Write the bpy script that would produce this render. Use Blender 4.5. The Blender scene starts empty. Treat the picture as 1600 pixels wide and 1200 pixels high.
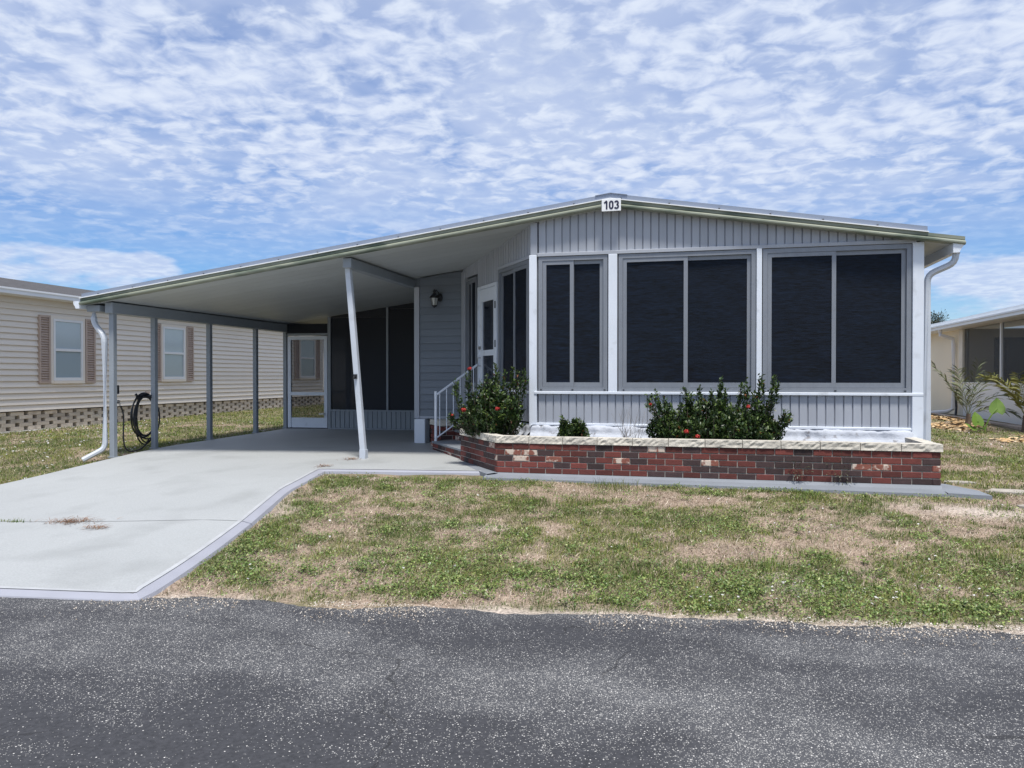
import bpy, bmesh, math, random
import numpy as np
from mathutils import Matrix, Vector
random.seed(7); rng = np.random.default_rng(11)
scene = bpy.context.scene
R = math.radians

# ------------------------------------------------------------------ camera
cam_d = bpy.data.cameras.new('camera'); cam = bpy.data.objects.new('camera', cam_d)
scene.collection.objects.link(cam); scene.camera = cam
cam.location = (0, 0, 1.5)
cam.rotation_euler = (R(90 - 0.573), 0, math.atan(285 / 1200))
cam_d.sensor_width = 36; cam_d.lens = 27; cam_d.clip_end = 3000; cam_d.clip_start = 0.05
scene.render.resolution_x, scene.render.resolution_y = 1024, 768

# ------------------------------------------------------------------ world
SUN_EL, SUN_AZ = 70.0, 158.0         # azimuth clockwise from +Y
SKY_STRENGTH, SUN_STRENGTH, SUN_ANGLE = 0.085, 4.6, 9.0
world = bpy.data.worlds.new('World'); scene.world = world; world.use_nodes = True
nt = world.node_tree; N = nt.nodes; L = nt.links
bg = N['Background']; bg.inputs['Strength'].default_value = SKY_STRENGTH
sky = N.new('ShaderNodeTexSky'); sky.sky_type = 'NISHITA'; sky.sun_disc = False
sky.sun_elevation = R(SUN_EL); sky.sun_rotation = R(SUN_AZ)
sky.air_density = 1.0; sky.dust_density = 0.2; sky.ozone_density = 3.0
def wmath(op, a, b=None, c=None, clamp=False):
    n = N.new('ShaderNodeMath'); n.operation = op; n.use_clamp = clamp
    for i, v in enumerate((a, b, c)):
        if v is None: continue
        if isinstance(v, (int, float)): n.inputs[i].default_value = v
        else: L.new(v, n.inputs[i])
    return n.outputs[0]
def wnoise(vec, scale, detail, rough=0.55, dist=0.0):
    n = N.new('ShaderNodeTexNoise'); n.inputs['Scale'].default_value = scale
    n.inputs['Detail'].default_value = detail; n.inputs['Roughness'].default_value = rough
    n.inputs['Distortion'].default_value = dist; L.new(vec, n.inputs['Vector']); return n.outputs['Fac']
def wramp(v, lo, hi):
    n = N.new('ShaderNodeMapRange'); n.interpolation_type = 'SMOOTHSTEP'
    n.inputs['From Min'].default_value = lo; n.inputs['From Max'].default_value = hi
    L.new(v, n.inputs['Value']); return n.outputs['Result']
def wmix(fac, a, b):
    n = N.new('ShaderNodeMix'); n.data_type = 'RGBA'
    if isinstance(fac, (int, float)): n.inputs[0].default_value = fac
    else: L.new(fac, n.inputs[0])
    for i, v in ((6, a), (7, b)):
        if isinstance(v, tuple): n.inputs[i].default_value = (*v, 1)
        else: L.new(v, n.inputs[i])
    return n.outputs[2]
tc = N.new('ShaderNodeTexCoord'); sep = N.new('ShaderNodeSeparateXYZ'); L.new(tc.outputs['Generated'], sep.inputs[0])
zz = wmath('ADD', wmath('MAXIMUM', sep.outputs[2], 0.0), 0.10)
comb = N.new('ShaderNodeCombineXYZ')
L.new(wmath('DIVIDE', sep.outputs[0], zz), comb.inputs[0]); L.new(wmath('DIVIDE', sep.outputs[1], zz), comb.inputs[1])
plane = comb.outputs[0]
cell = wnoise(plane, 11.0, 4, 0.55, 0.35)            # small altocumulus cells
mid = wnoise(plane, 3.6, 3, 0.5, 0.3)
cover = wnoise(plane, 0.55, 2, 0.5, 0.0)
dens = wmath('ADD', wmath('ADD', wmath('MULTIPLY', cell, 0.50), wmath('MULTIPLY', mid, 0.40)), wmath('MULTIPLY', cover, 0.42))
alto = wramp(dens, 0.36, 0.76)
# low cumulus puffs near the horizon
mp = N.new('ShaderNodeMapping'); mp.inputs['Scale'].default_value = (3.0, 3.0, 7.5); L.new(tc.outputs['Generated'], mp.inputs['Vector'])
cum = wnoise(mp.outputs[0], 1.35, 6, 0.5, 0.1)
lowband = wmath('MULTIPLY', wramp(sep.outputs[2], 0.0, 0.06), wmath('SUBTRACT', 1.0, wramp(sep.outputs[2], 0.16, 0.27)))
cumm = wmath('MULTIPLY', wramp(cum, 0.49, 0.57), lowband)
highf = wramp(sep.outputs[2], 0.10, 0.26)
veil = wmath('MULTIPLY', wramp(wnoise(plane, 0.9, 4, 0.6, 0.8), 0.15, 0.62), wmath('ADD', 0.18, wmath('MULTIPLY', highf, 0.66)))
cm = wmath('MAXIMUM', wmath('MAXIMUM', wmath('MULTIPLY', alto, wmath('ADD', wmath('MULTIPLY', highf, 0.80), 0.18)), veil), wmath('MULTIPLY', cumm, 0.85), clamp=True)
skyc = N.new('ShaderNodeHueSaturation'); skyc.inputs['Saturation'].default_value = 1.45; skyc.inputs['Value'].default_value = 1.35
L.new(sky.outputs[0], skyc.inputs['Color'])
cloud = wmix(wramp(cell, 0.35, 0.72), (6.2, 7.2, 9.6), (8.3, 9.1, 10.6))
skyt = N.new('ShaderNodeVectorMath'); skyt.operation = 'MULTIPLY'; L.new(skyc.outputs[0], skyt.inputs[0]); skyt.inputs[1].default_value = (0.78, 0.87, 1.06)
L.new(wmix(cm, skyt.outputs[0], cloud), bg.inputs['Color'])

# ------------------------------------------------------------------ sun
sl = bpy.data.lights.new('sun', 'SUN'); sl.energy = SUN_STRENGTH; sl.angle = R(SUN_ANGLE); sl.color = (1, 0.95, 0.87)
so = bpy.data.objects.new('sun', sl); scene.collection.objects.link(so); so.location = (0, 0, 30)
sd = Vector((math.sin(R(SUN_AZ)) * math.cos(R(SUN_EL)), math.cos(R(SUN_AZ)) * math.cos(R(SUN_EL)), math.sin(R(SUN_EL))))
so.rotation_euler = sd.to_track_quat('Z', 'Y').to_euler()
vs = scene.view_settings; vs.view_transform = 'Standard'; vs.look = 'None'; vs.gamma = 1; vs.exposure = 0.12
scene.render.engine = 'CYCLES'
scene.cycles.max_bounces = 8; scene.cycles.transparent_max_bounces = 12

# ------------------------------------------------------------------ helpers
COL = scene.collection
WM = {}
def link(o, parent=None, M=None):
    COL.objects.link(o)
    M = M or Matrix.Identity(4)
    if parent is not None:
        o.parent = parent; o.matrix_parent_inverse = WM[parent.name].inverted()
    o.matrix_basis = M
    WM[o.name] = M
    return o
def thing(name, label, cat, loc=(0, 0, 0), group=None):
    o = bpy.data.objects.new(name, None); o.empty_display_size = 0.2
    link(o, None, Matrix.Translation(loc)); tag(o, label, cat, group); return o
def tag(o, label=None, cat=None, group=None, kind=None):
    for k, v in (('label', label), ('category', cat), ('group', group), ('kind', kind)):
        if v: o[k] = v
    return o
class MB:
    def __init__(s): s.v = []; s.f = []
    def add(s, vs_, fs):
        b = len(s.v); s.v += [tuple(p) for p in vs_]; s.f += [tuple(i + b for i in f) for f in fs]; return s
    def hexa(s, p):   # 8 points: bottom 4 ccw, top 4 ccw
        return s.add(p, [(3, 2, 1, 0), (4, 5, 6, 7), (0, 1, 5, 4), (1, 2, 6, 5), (2, 3, 7, 6), (3, 0, 4, 7)])
    def box(s, x0, x1, y0, y1, z0, z1):
        return s.hexa([(x0, y0, z0), (x1, y0, z0), (x1, y1, z0), (x0, y1, z0), (x0, y0, z1), (x1, y0, z1), (x1, y1, z1), (x0, y1, z1)])
    def tube(s, pts, r, n=8, cap=True, flat=None):
        pts = [Vector(p) for p in pts]; rings = []
        rr = r if isinstance(r, (list, tuple)) else [r] * len(pts)
        up = Vector((0, 0, 1))
        for i, p in enumerate(pts):
            t = (pts[min(i + 1, len(pts) - 1)] - pts[max(i - 1, 0)]).normalized()
            a = t.cross(up)
            if a.length < 1e-3: a = t.cross(Vector((0, 1, 0)))
            a.normalize(); b = a.cross(t).normalized()
            ring = []
            for k in range(n):
                an = 2 * math.pi * (k + 0.5) / n
                ca, sa = math.cos(an), math.sin(an)
                if flat: ca *= flat[0]; sa *= flat[1]
                ring.append(p + a * ca * rr[i] + b * sa * rr[i])
            rings.append(ring)
        vs_ = [q for g_ in rings for q in g_]; fs = []
        for i in range(len(pts) - 1):
            for k in range(n):
                k2 = (k + 1) % n
                fs.append((i * n + k, i * n + k2, (i + 1) * n + k2, (i + 1) * n + k))
        if cap:
            fs.append(tuple(range(n - 1, -1, -1))); fs.append(tuple((len(pts) - 1) * n + k for k in range(n)))
        return s.add(vs_, fs)
    def lathe(s, prof, c, n=14, axis='z'):
        vs_ = []; fs = []
        for (r, h) in prof:
            for k in range(n):
                a = 2 * math.pi * k / n
                vs_.append((c[0] + r * math.cos(a), c[1] + r * math.sin(a), c[2] + h))
        m = len(prof)
        for i in range(m - 1):
            for k in range(n):
                fs.append((i * n + k, i * n + (k + 1) % n, (i + 1) * n + (k + 1) % n, (i + 1) * n + k))
        fs.append(tuple(range(n - 1, -1, -1))); fs.append(tuple((m - 1) * n + k for k in range(n)))
        return s.add(vs_, fs)
    def mesh(s, name='m', fix=True):
        me = bpy.data.meshes.new(name); me.from_pydata(s.v, [], s.f)
        if fix:
            bm = bmesh.new(); bm.from_mesh(me); bmesh.ops.recalc_face_normals(bm, faces=bm.faces); bm.to_mesh(me); bm.free()
        return me
    def obj(s, name, mat_, parent=None, M=None, smooth=False, bevel=0):
        me = s.mesh(name)
        if bevel:
            bm = bmesh.new(); bm.from_mesh(me)
            bmesh.ops.bevel(bm, geom=list(bm.edges), offset=bevel, segments=1, affect='EDGES'); bm.to_mesh(me); bm.free()
        me.materials.append(mat_)
        if smooth: me.polygons.foreach_set('use_smooth', [True] * len(me.polygons))
        return link(bpy.data.objects.new(name, me), parent, M)
def inst(name, me, parent, M):
    return link(bpy.data.objects.new(name, me), parent, M)
class Frame:       # local wall frame: s along the wall, o outwards, z up
    def __init__(s, org, u):
        s.org = org; l = math.hypot(*u); s.u = (u[0] / l, u[1] / l); s.n = (s.u[1], -s.u[0])
    def p(s, a, o, z): return (s.org[0] + s.u[0] * a + s.n[0] * o, s.org[1] + s.u[1] * a + s.n[1] * o, z)
    def box(s, mb, a0, a1, o0, o1, z0, z1, zt=None):
        zt = zt or (z1, z1)
        return mb.hexa([s.p(a0, o1, z0), s.p(a1, o1, z0), s.p(a1, o0, z0), s.p(a0, o0, z0), s.p(a0, o1, zt[0]), s.p(a1, o1, zt[1]), s.p(a1, o0, zt[1]), s.p(a0, o0, zt[0])])
    def M(s, a, o, z):
        p = s.p(a, o, z)
        return Matrix(((s.u[0], -s.n[0], 0, p[0]), (s.u[1], -s.n[1], 0, p[1]), (0, 0, 1, p[2]), (0, 0, 0, 1)))
def grid_noise(x, y, scale, octaves=3, seed=0):
    out = np.zeros_like(x, dtype=float); amp = 1.0; tot = 0
    for o in range(octaves):
        rg = np.random.default_rng(seed * 97 + o); G = rg.random((256, 256))
        u = x * scale * 2 ** o + 1000; v = y * scale * 2 ** o + 1000
        i = np.floor(u).astype(int); j = np.floor(v).astype(int); fu = u - i; fv = v - j
        fu = fu * fu * (3 - 2 * fu); fv = fv * fv * (3 - 2 * fv)
        a = G[i % 256, j % 256]; b = G[(i + 1) % 256, j % 256]; c = G[i % 256, (j + 1) % 256]; d = G[(i + 1) % 256, (j + 1) % 256]
        out += amp * ((a * (1 - fu) + b * fu) * (1 - fv) + (c * (1 - fu) + d * fu) * fv); tot += amp; amp *= 0.5
    return out / tot
def np_mesh(name, V, F, mat_, col=None, parent=None):     # F: (n,3) or (n,4)
    me = bpy.data.meshes.new(name); nf, k = F.shape
    me.vertices.add(len(V)); me.vertices.foreach_set('co', V.astype(np.float32).ravel())
    me.loops.add(nf * k); me.loops.foreach_set('vertex_index', F.astype(np.int32).ravel())
    me.polygons.add(nf); me.polygons.foreach_set('loop_start', np.arange(0, nf * k, k, dtype=np.int32))
    me.update(calc_edges=True); me.materials.append(mat_)
    if col is not None:
        ca = me.color_attributes.new('tint', 'FLOAT_COLOR', 'POINT')
        c4 = np.ones((len(V), 4), np.float32); c4[:, :3] = col; ca.data.foreach_set('color', c4.ravel())
    return link(bpy.data.objects.new(name, me), parent)

# ------------------------------------------------------------------ materials
def mat(name, color, rough=0.6, metal=0.0, var=0.10, vscale=3.0, fine=0.0, fscale=60, bump=0.0, bscale=80, rand=0.0, spec=0.5, dirt=None, stretch=(1, 1, 1)):
    m = bpy.data.materials.new(name); m.use_nodes = True; t = m.node_tree; n = t.nodes; l = t.links
    b = n['Principled BSDF']; b.inputs['Roughness'].default_value = rough; b.inputs['Metallic'].default_value = metal
    b.inputs['Specular IOR Level'].default_value = spec
    g = n.new('ShaderNodeNewGeometry'); mp = n.new('ShaderNodeMapping'); mp.inputs['Scale'].default_value = stretch; l.new(g.outputs['Position'], mp.inputs['Vector'])
    def noise(sc, det=4):
        q = n.new('ShaderNodeTexNoise'); q.inputs['Scale'].default_value = sc; q.inputs['Detail'].default_value = det; l.new(mp.outputs[0], q.inputs['Vector']); return q.outputs['Fac']
    def mth(op, a, b_):
        q = n.new('ShaderNodeMath'); q.operation = op
        for i, v in enumerate((a, b_)):
            if isinstance(v, (int, float)): q.inputs[i].default_value = v
            else: l.new(v, q.inputs[i])
        return q.outputs[0]
    val = mth('ADD', mth('MULTIPLY', mth('SUBTRACT', noise(vscale), 0.5), var * 4), 1.0)
    if fine: val = mth('ADD', val, mth('MULTIPLY', mth('SUBTRACT', noise(fscale, 2), 0.5), fine * 4))
    if rand:
        oi = n.new('ShaderNodeObjectInfo'); val = mth('MULTIPLY', val, mth('ADD', mth('MULTIPLY', oi.outputs['Random'], rand * 2), 1 - rand))
    mx = n.new('ShaderNodeVectorMath'); mx.operation = 'SCALE'; mx.inputs[0].default_value = color; l.new(val, mx.inputs['Scale'])
    out = mx.outputs[0]
    if dirt:      # (colour, scale, lo, hi): worn stains with a shape of their own
        mr = n.new('ShaderNodeMapRange'); mr.inputs['From Min'].default_value = dirt[2]; mr.inputs['From Max'].default_value = dirt[3]
        l.new(noise(dirt[1], 6), mr.inputs['Value'])
        mi = n.new('ShaderNodeMix'); mi.data_type = 'RGBA'; l.new(mr.outputs[0], mi.inputs[0]); l.new(out, mi.inputs[6]); mi.inputs[7].default_value = (*dirt[0], 1); out = mi.outputs[2]
    l.new(out, b.inputs['Base Color'])
    if bump:
        bp = n.new('ShaderNodeBump'); bp.inputs['Strength'].default_value = bump; bp.inputs['Distance'].default_value = 0.01
        l.new(noise(bscale, 5), bp.inputs['Height']); l.new(bp.outputs[0], b.inputs['Normal'])
    return m
def attr_mat(name, rough=0.7, transl=0.25, spec=0.3, attr='tint'):
    m = bpy.data.materials.new(name); m.use_nodes = True; t = m.node_tree; n = t.nodes; l = t.links
    b = n['Principled BSDF']; b.inputs['Roughness'].default_value = rough; b.inputs['Specular IOR Level'].default_value = spec
    a = n.new('ShaderNodeAttribute'); a.attribute_name = attr; l.new(a.outputs['Color'], b.inputs['Base Color'])
    if transl:
        tr = n.new('ShaderNodeBsdfTranslucent'); l.new(a.outputs['Color'], tr.inputs['Color'])
        mx = n.new('ShaderNodeMixShader'); mx.inputs[0].default_value = transl
        l.new(b.outputs[0], mx.inputs[1]); l.new(tr.outputs[0], mx.inputs[2]); l.new(mx.outputs[0], n['Material Output'].inputs['Surface'])
    return m
def screen_mat(name, color, opacity):
    m = bpy.data.materials.new(name); m.use_nodes = True; t = m.node_tree; n = t.nodes; l = t.links
    b = n['Principled BSDF']; b.inputs['Base Color'].default_value = (*color, 1); b.inputs['Roughness'].default_value = 0.6
    tr = n.new('ShaderNodeBsdfTransparent'); mx = n.new('ShaderNodeMixShader'); mx.inputs[0].default_value = opacity
    l.new(tr.outputs[0], mx.inputs[1]); l.new(b.outputs[0], mx.inputs[2]); l.new(mx.outputs[0], n['Material Output'].inputs['Surface'])
    return m
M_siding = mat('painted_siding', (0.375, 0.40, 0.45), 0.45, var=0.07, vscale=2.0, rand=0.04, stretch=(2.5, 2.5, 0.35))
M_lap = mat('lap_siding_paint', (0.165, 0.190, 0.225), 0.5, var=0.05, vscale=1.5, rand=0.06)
M_white = mat('white_trim', (0.70, 0.75, 0.83), 0.4, var=0.06, vscale=2, dirt=((0.46, 0.49, 0.52), 6, 0.60, 0.90))
M_alu = mat('aluminium_frame', (0.235, 0.255, 0.29), 0.45, metal=0.25, var=0.06, vscale=5, fine=0.04, fscale=40, stretch=(3, 3, 1))
M_post = mat('grey_carport_paint', (0.26, 0.29, 0.325), 0.45, var=0.06, vscale=3)
M_ceil = mat('roof_pan_paint', (0.435, 0.465, 0.475), 0.5, var=0.06, vscale=0.9, fine=0.02, rand=0.03)
M_roof = mat('metal_roof', (0.27, 0.31, 0.39), 0.4, metal=0.3, var=0.06, vscale=1.5)
M_spout = mat('grey_white_spout_paint', (0.52, 0.56, 0.62), 0.4, var=0.07, vscale=3, dirt=((0.36, 0.38, 0.40), 5, 0.58, 0.9))
M_lip = mat('white_flange', (0.82, 0.84, 0.86), 0.35, var=0.03)
M_fascia = mat('algae_stained_fascia', (0.25, 0.27, 0.215), 0.5, var=0.12, vscale=2.5, dirt=((0.09, 0.12, 0.09), 3.5, 0.48, 0.66), stretch=(0.5, 1, 2))
M_foundation = mat('chipped_white_masonry', (0.44, 0.47, 0.53), 0.8, var=0.08, vscale=5, bump=1.0, bscale=18, dirt=((0.24, 0.24, 0.26), 8, 0.60, 0.66))
M_mortar = mat('mortar', (0.36, 0.335, 0.305), 0.9, var=0.12, vscale=9, bump=0.4)
M_brick_red = mat('red_brick', (0.138, 0.036, 0.029), 0.85, var=0.16, vscale=14, fine=0.06, fscale=90, bump=0.35, rand=0.38)
M_brick_dark = mat('dark_brick', (0.055, 0.032, 0.032), 0.85, var=0.2, vscale=14, fine=0.08, fscale=90, bump=0.35, rand=0.3)
M_brick_white = mat('whitewashed_brick', (0.24, 0.085, 0.06), 0.85, var=0.14, vscale=14, bump=0.35, dirt=((0.60, 0.50, 0.42), 16, 0.44, 0.54))
M_cap = mat('rough_capstone', (0.52, 0.49, 0.43), 0.85, var=0.12, vscale=7, fine=0.06, bump=0.9, bscale=35, rand=0.06, dirt=((0.30, 0.29, 0.26), 10, 0.58, 0.74))
M_footing = mat('grey_painted_concrete', (0.19, 0.21, 0.24), 0.7, var=0.10, vscale=3, fine=0.04, bump=0.15)
M_slab = mat('painted_driveway', (0.345, 0.360, 0.365), 0.62, var=0.05, vscale=0.8, fine=0.13, fscale=85, bump=0.10, bscale=120, dirt=((0.22, 0.23, 0.23), 1.3, 0.52, 0.95))
M_slab_edge = mat('driveway_edge_paint', (0.30, 0.31, 0.36), 0.65, var=0.07, vscale=3, bump=0.15)
M_slab_line = mat('driveway_white_edge', (0.385, 0.40, 0.415), 0.6, var=0.14, vscale=6)
M_black_rubber = mat('black_rubber', (0.012, 0.013, 0.017), 0.35, var=0.1)
M_black_metal = mat('black_metal', (0.015, 0.016, 0.02), 0.4, var=0.1)
M_steel = mat('steel', (0.45, 0.45, 0.45), 0.3, metal=0.9, var=0.05)
M_beige = mat('beige_vinyl', (0.78, 0.715, 0.63), 0.55, var=0.03, vscale=1, rand=0.025)
M_shutter = mat('pinkish_shutter', (0.47, 0.37, 0.31), 0.6, var=0.05)
M_nwhite = mat('white_vinyl', (0.78, 0.79, 0.80), 0.4, var=0.03)
M_block = mat('tan_block', (0.62, 0.54, 0.44), 0.9, var=0.14, vscale=6, bump=0.3, rand=0.2, dirt=((0.22, 0.18, 0.15), 4, 0.6, 0.8))
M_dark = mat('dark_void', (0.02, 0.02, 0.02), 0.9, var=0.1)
M_yellow = mat('cream_stucco', (0.86, 0.77, 0.60), 0.7, var=0.03, vscale=1)
M_soil = mat('dark_soil', (0.05, 0.037, 0.03), 0.95, var=0.2, vscale=12, bump=0.8, bscale=40)
M_black_text = mat('navy_numerals', (0.012, 0.014, 0.05), 0.5, var=0.02)
M_bark = mat('bark', (0.13, 0.10, 0.08), 0.9, var=0.2, vscale=12, bump=0.5)
M_screen = mat('dark_sun_screen', (0.0034, 0.0068, 0.0150), 0.6, var=0.34, vscale=2.0, fine=0.80, fscale=8, spec=0.16, bump=0.25, bscale=16, stretch=(1.3, 1.3, 14))
_b = M_screen.node_tree.nodes['Principled BSDF']; _b.inputs['Coat Weight'].default_value = 0.10; _b.inputs['Coat Roughness'].default_value = 0.12
M_glass = mat('dark_glass', (0.010, 0.013, 0.022), 0.08, var=0.05, spec=0.5)
M_mesh = screen_mat('insect_screen', (0.012, 0.014, 0.022), 0.48)
M_mesh_dense = screen_mat('dense_insect_screen', (0.002, 0.006, 0.016), 0.90)
M_mesh_r = screen_mat('neighbour_insect_screen', (0.05, 0.055, 0.06), 0.45)
M_pane = mat('window_pane_with_blind', (0.46, 0.54, 0.57), 0.12, var=0.04, vscale=1, spec=0.8)
M_pane2 = mat('window_pane_lower', (0.36, 0.44, 0.48), 0.12, var=0.04, vscale=1, spec=0.8)
M_lampglass = mat('lamp_glass', (0.5, 0.52, 0.5), 0.1, var=0.02, spec=0.8)
M_red = mat('ixora_flower', (0.42, 0.030, 0.024), 0.6, var=0.12, vscale=30)
M_shingle = mat('grey_shingles', (0.065, 0.063, 0.066), 0.9, var=0.30, vscale=3.2, fine=0.30, fscale=9, bump=0.5, stretch=(2.2, 1, 4))
M_leaf = attr_mat('leaf', 0.42, 0.18, 0.5)
M_grass = attr_mat('grass_blade', 0.65, 0.28, 0.3)
M_petal = attr_mat('petal', 0.8, 0.3, 0.2)
M_litter = attr_mat('litter', 0.9, 0.0, 0.1)
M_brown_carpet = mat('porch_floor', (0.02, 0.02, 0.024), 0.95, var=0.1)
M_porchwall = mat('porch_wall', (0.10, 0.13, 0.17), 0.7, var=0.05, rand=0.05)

# ------------------------------------------------------------------ terrain
def road_edge(x): return 4.83 + 0.113 * np.clip(x, -60, 60)
def sstep(t): t = np.clip(t, 0, 1); return t * t * (3 - 2 * t)
def g(x, y):
    x = np.asarray(x, float); y = np.asarray(y, float)
    s = y - road_edge(x); se = s - 0.75 * np.clip(-x - 4.5, 0, 4.6)
    z = 0.25 * sstep(se / 5.0) + 0.01 * np.clip(se - 5, 0, 12)
    return np.where(s < -0.12, -0.06, z)
def gz(x, y): return float(g(np.array([x]), np.array([y]))[0])
def sheet(name, xs, ys, zf, mat_, keep=None, col=None):
    X, Y = np.meshgrid(xs, ys); Z = zf(X, Y)
    V = np.stack([X.ravel(), Y.ravel(), Z.ravel()], 1)
    nx = len(xs); ny = len(ys); i = np.arange(nx * ny).reshape(ny, nx)
    F = np.stack([i[:-1, :-1].ravel(), i[:-1, 1:].ravel(), i[1:, 1:].ravel(), i[1:, :-1].ravel()], 1)
    o = np_mesh(name, V, F, mat_, col(X.ravel(), Y.ravel()) if col else None)
    o.data.polygons.foreach_set('use_smooth', [True] * len(o.data.polygons)); return o
def axis(a, b, step, far):
    core = list(np.arange(a, b + 1e-6, step)); ext = []; d = step
    p = b
    while p < far: d *= 1.35; p += d; ext.append(p)
    pre = []; d = step; p = a
    while p > -far: d *= 1.35; p -= d; pre.append(p)
    return np.array(pre[::-1] + core + ext)
def green_field(x, y):      # how green the lawn is, 0..1
    a = grid_noise(x, y, 0.85, 4, 3); b = grid_noise(x, y, 3.2, 3, 5)
    s = y - road_edge(x)
    d = grid_noise(x, y, 8.0, 2, 6)
    f = (a - 0.50) * 2.3 + (b - 0.5) * 2.7 + (d - 0.5) * 1.5 + 0.42
    f = f + 0.50 * np.exp(-((s - 0.75) / 0.65) ** 2) * sstep((x + 2.6) / 2.2) + 0.30 * sstep((x - 2.8) / 1.2) + 0.30 * sstep((s - 3.4) / 0.7) * sstep((-x - 1.2) / 2.5)
    f = f + 0.35 * sstep((-x - 8.6) / 0.5)
    f = f - 0.45 * np.exp(-((x - 2.6) / 0.9) ** 2 - ((y - 8.35) / 0.32) ** 2)
    return np.clip(f, 0, 1)
def sand_field(x, y):
    s = y - road_edge(x)
    n_ = grid_noise(x, y, 1.6, 4, 8)
    e = np.exp(-(s / 0.16) ** 2) * 0.9 * sstep((n_ - 0.34) / 0.2)
    p = np.exp(-((x - 2.75) / 0.75) ** 2 - ((y - 8.35) / 0.28) ** 2) * 1.0
    return np.clip(e + p + sstep((n_ - 0.68) / 0.14) * 0.55, 0, 1)
def ground_col(x, y):
    gr = green_field(x, y)[:, None]; sa = sand_field(x, y)[:, None]; n_ = grid_noise(x, y, 5.0, 3, 21)[:, None]
    th = np.array([0.285, 0.220, 0.170]) * (0.72 + 0.56 * n_); gc = np.array([0.12, 0.12, 0.056]) * (0.7 + 0.6 * n_)
    c = th * (1 - gr * 0.75) + gc * gr * 0.75
    return c * (1 - sa) + np.array([0.43, 0.37, 0.32]) * (0.85 + 0.3 * n_) * sa
def ground_material():
    m = bpy.data.materials.new('lawn_soil'); m.use_nodes = True; t = m.node_tree; n = t.nodes; l = t.links; b = n['Principled BSDF']
    b.inputs['Roughness'].default_value = 0.95; b.inputs['Specular IOR Level'].default_value = 0.15
    a = n.new('ShaderNodeAttribute'); a.attribute_name = 'tint'
    ge = n.new('ShaderNodeNewGeometry')
    q = n.new('ShaderNodeTexNoise'); q.inputs['Scale'].default_value = 45; q.inputs['Detail'].default_value = 5; l.new(ge.outputs['Position'], q.inputs['Vector'])
    mr = n.new('ShaderNodeMapRange'); mr.inputs['From Min'].default_value = 0.3; mr.inputs['From Max'].default_value = 0.7; mr.inputs['To Min'].default_value = 0.5; mr.inputs['To Max'].default_value = 1.5; l.new(q.outputs['Fac'], mr.inputs['Value'])
    sc = n.new('ShaderNodeVectorMath'); sc.operation = 'SCALE'; l.new(a.outputs['Color'], sc.inputs[0]); l.new(mr.outputs[0], sc.inputs['Scale']); l.new(sc.outputs[0], b.inputs['Base Color'])
    bp = n.new('ShaderNodeBump'); bp.inputs['Strength'].default_value = 0.7; bp.inputs['Distance'].default_value = 0.02; l.new(q.outputs['Fac'], bp.inputs['Height']); l.new(bp.outputs[0], b.inputs['Normal'])
    return m
def gbump(X, Y): return g(X, Y) + np.where(Y - road_edge(X) > 0.05, (grid_noise(X, Y, 2.2, 3, 4) - 0.5) * 0.035, 0)
ground = sheet('ground', axis(-17, 9, 0.06, 900), axis(4.0, 12, 0.06, 900), gbump, ground_material(), col=ground_col)
tag(ground, 'patchy sandy lawn soil around the houses', None, None, 'structure')

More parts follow.
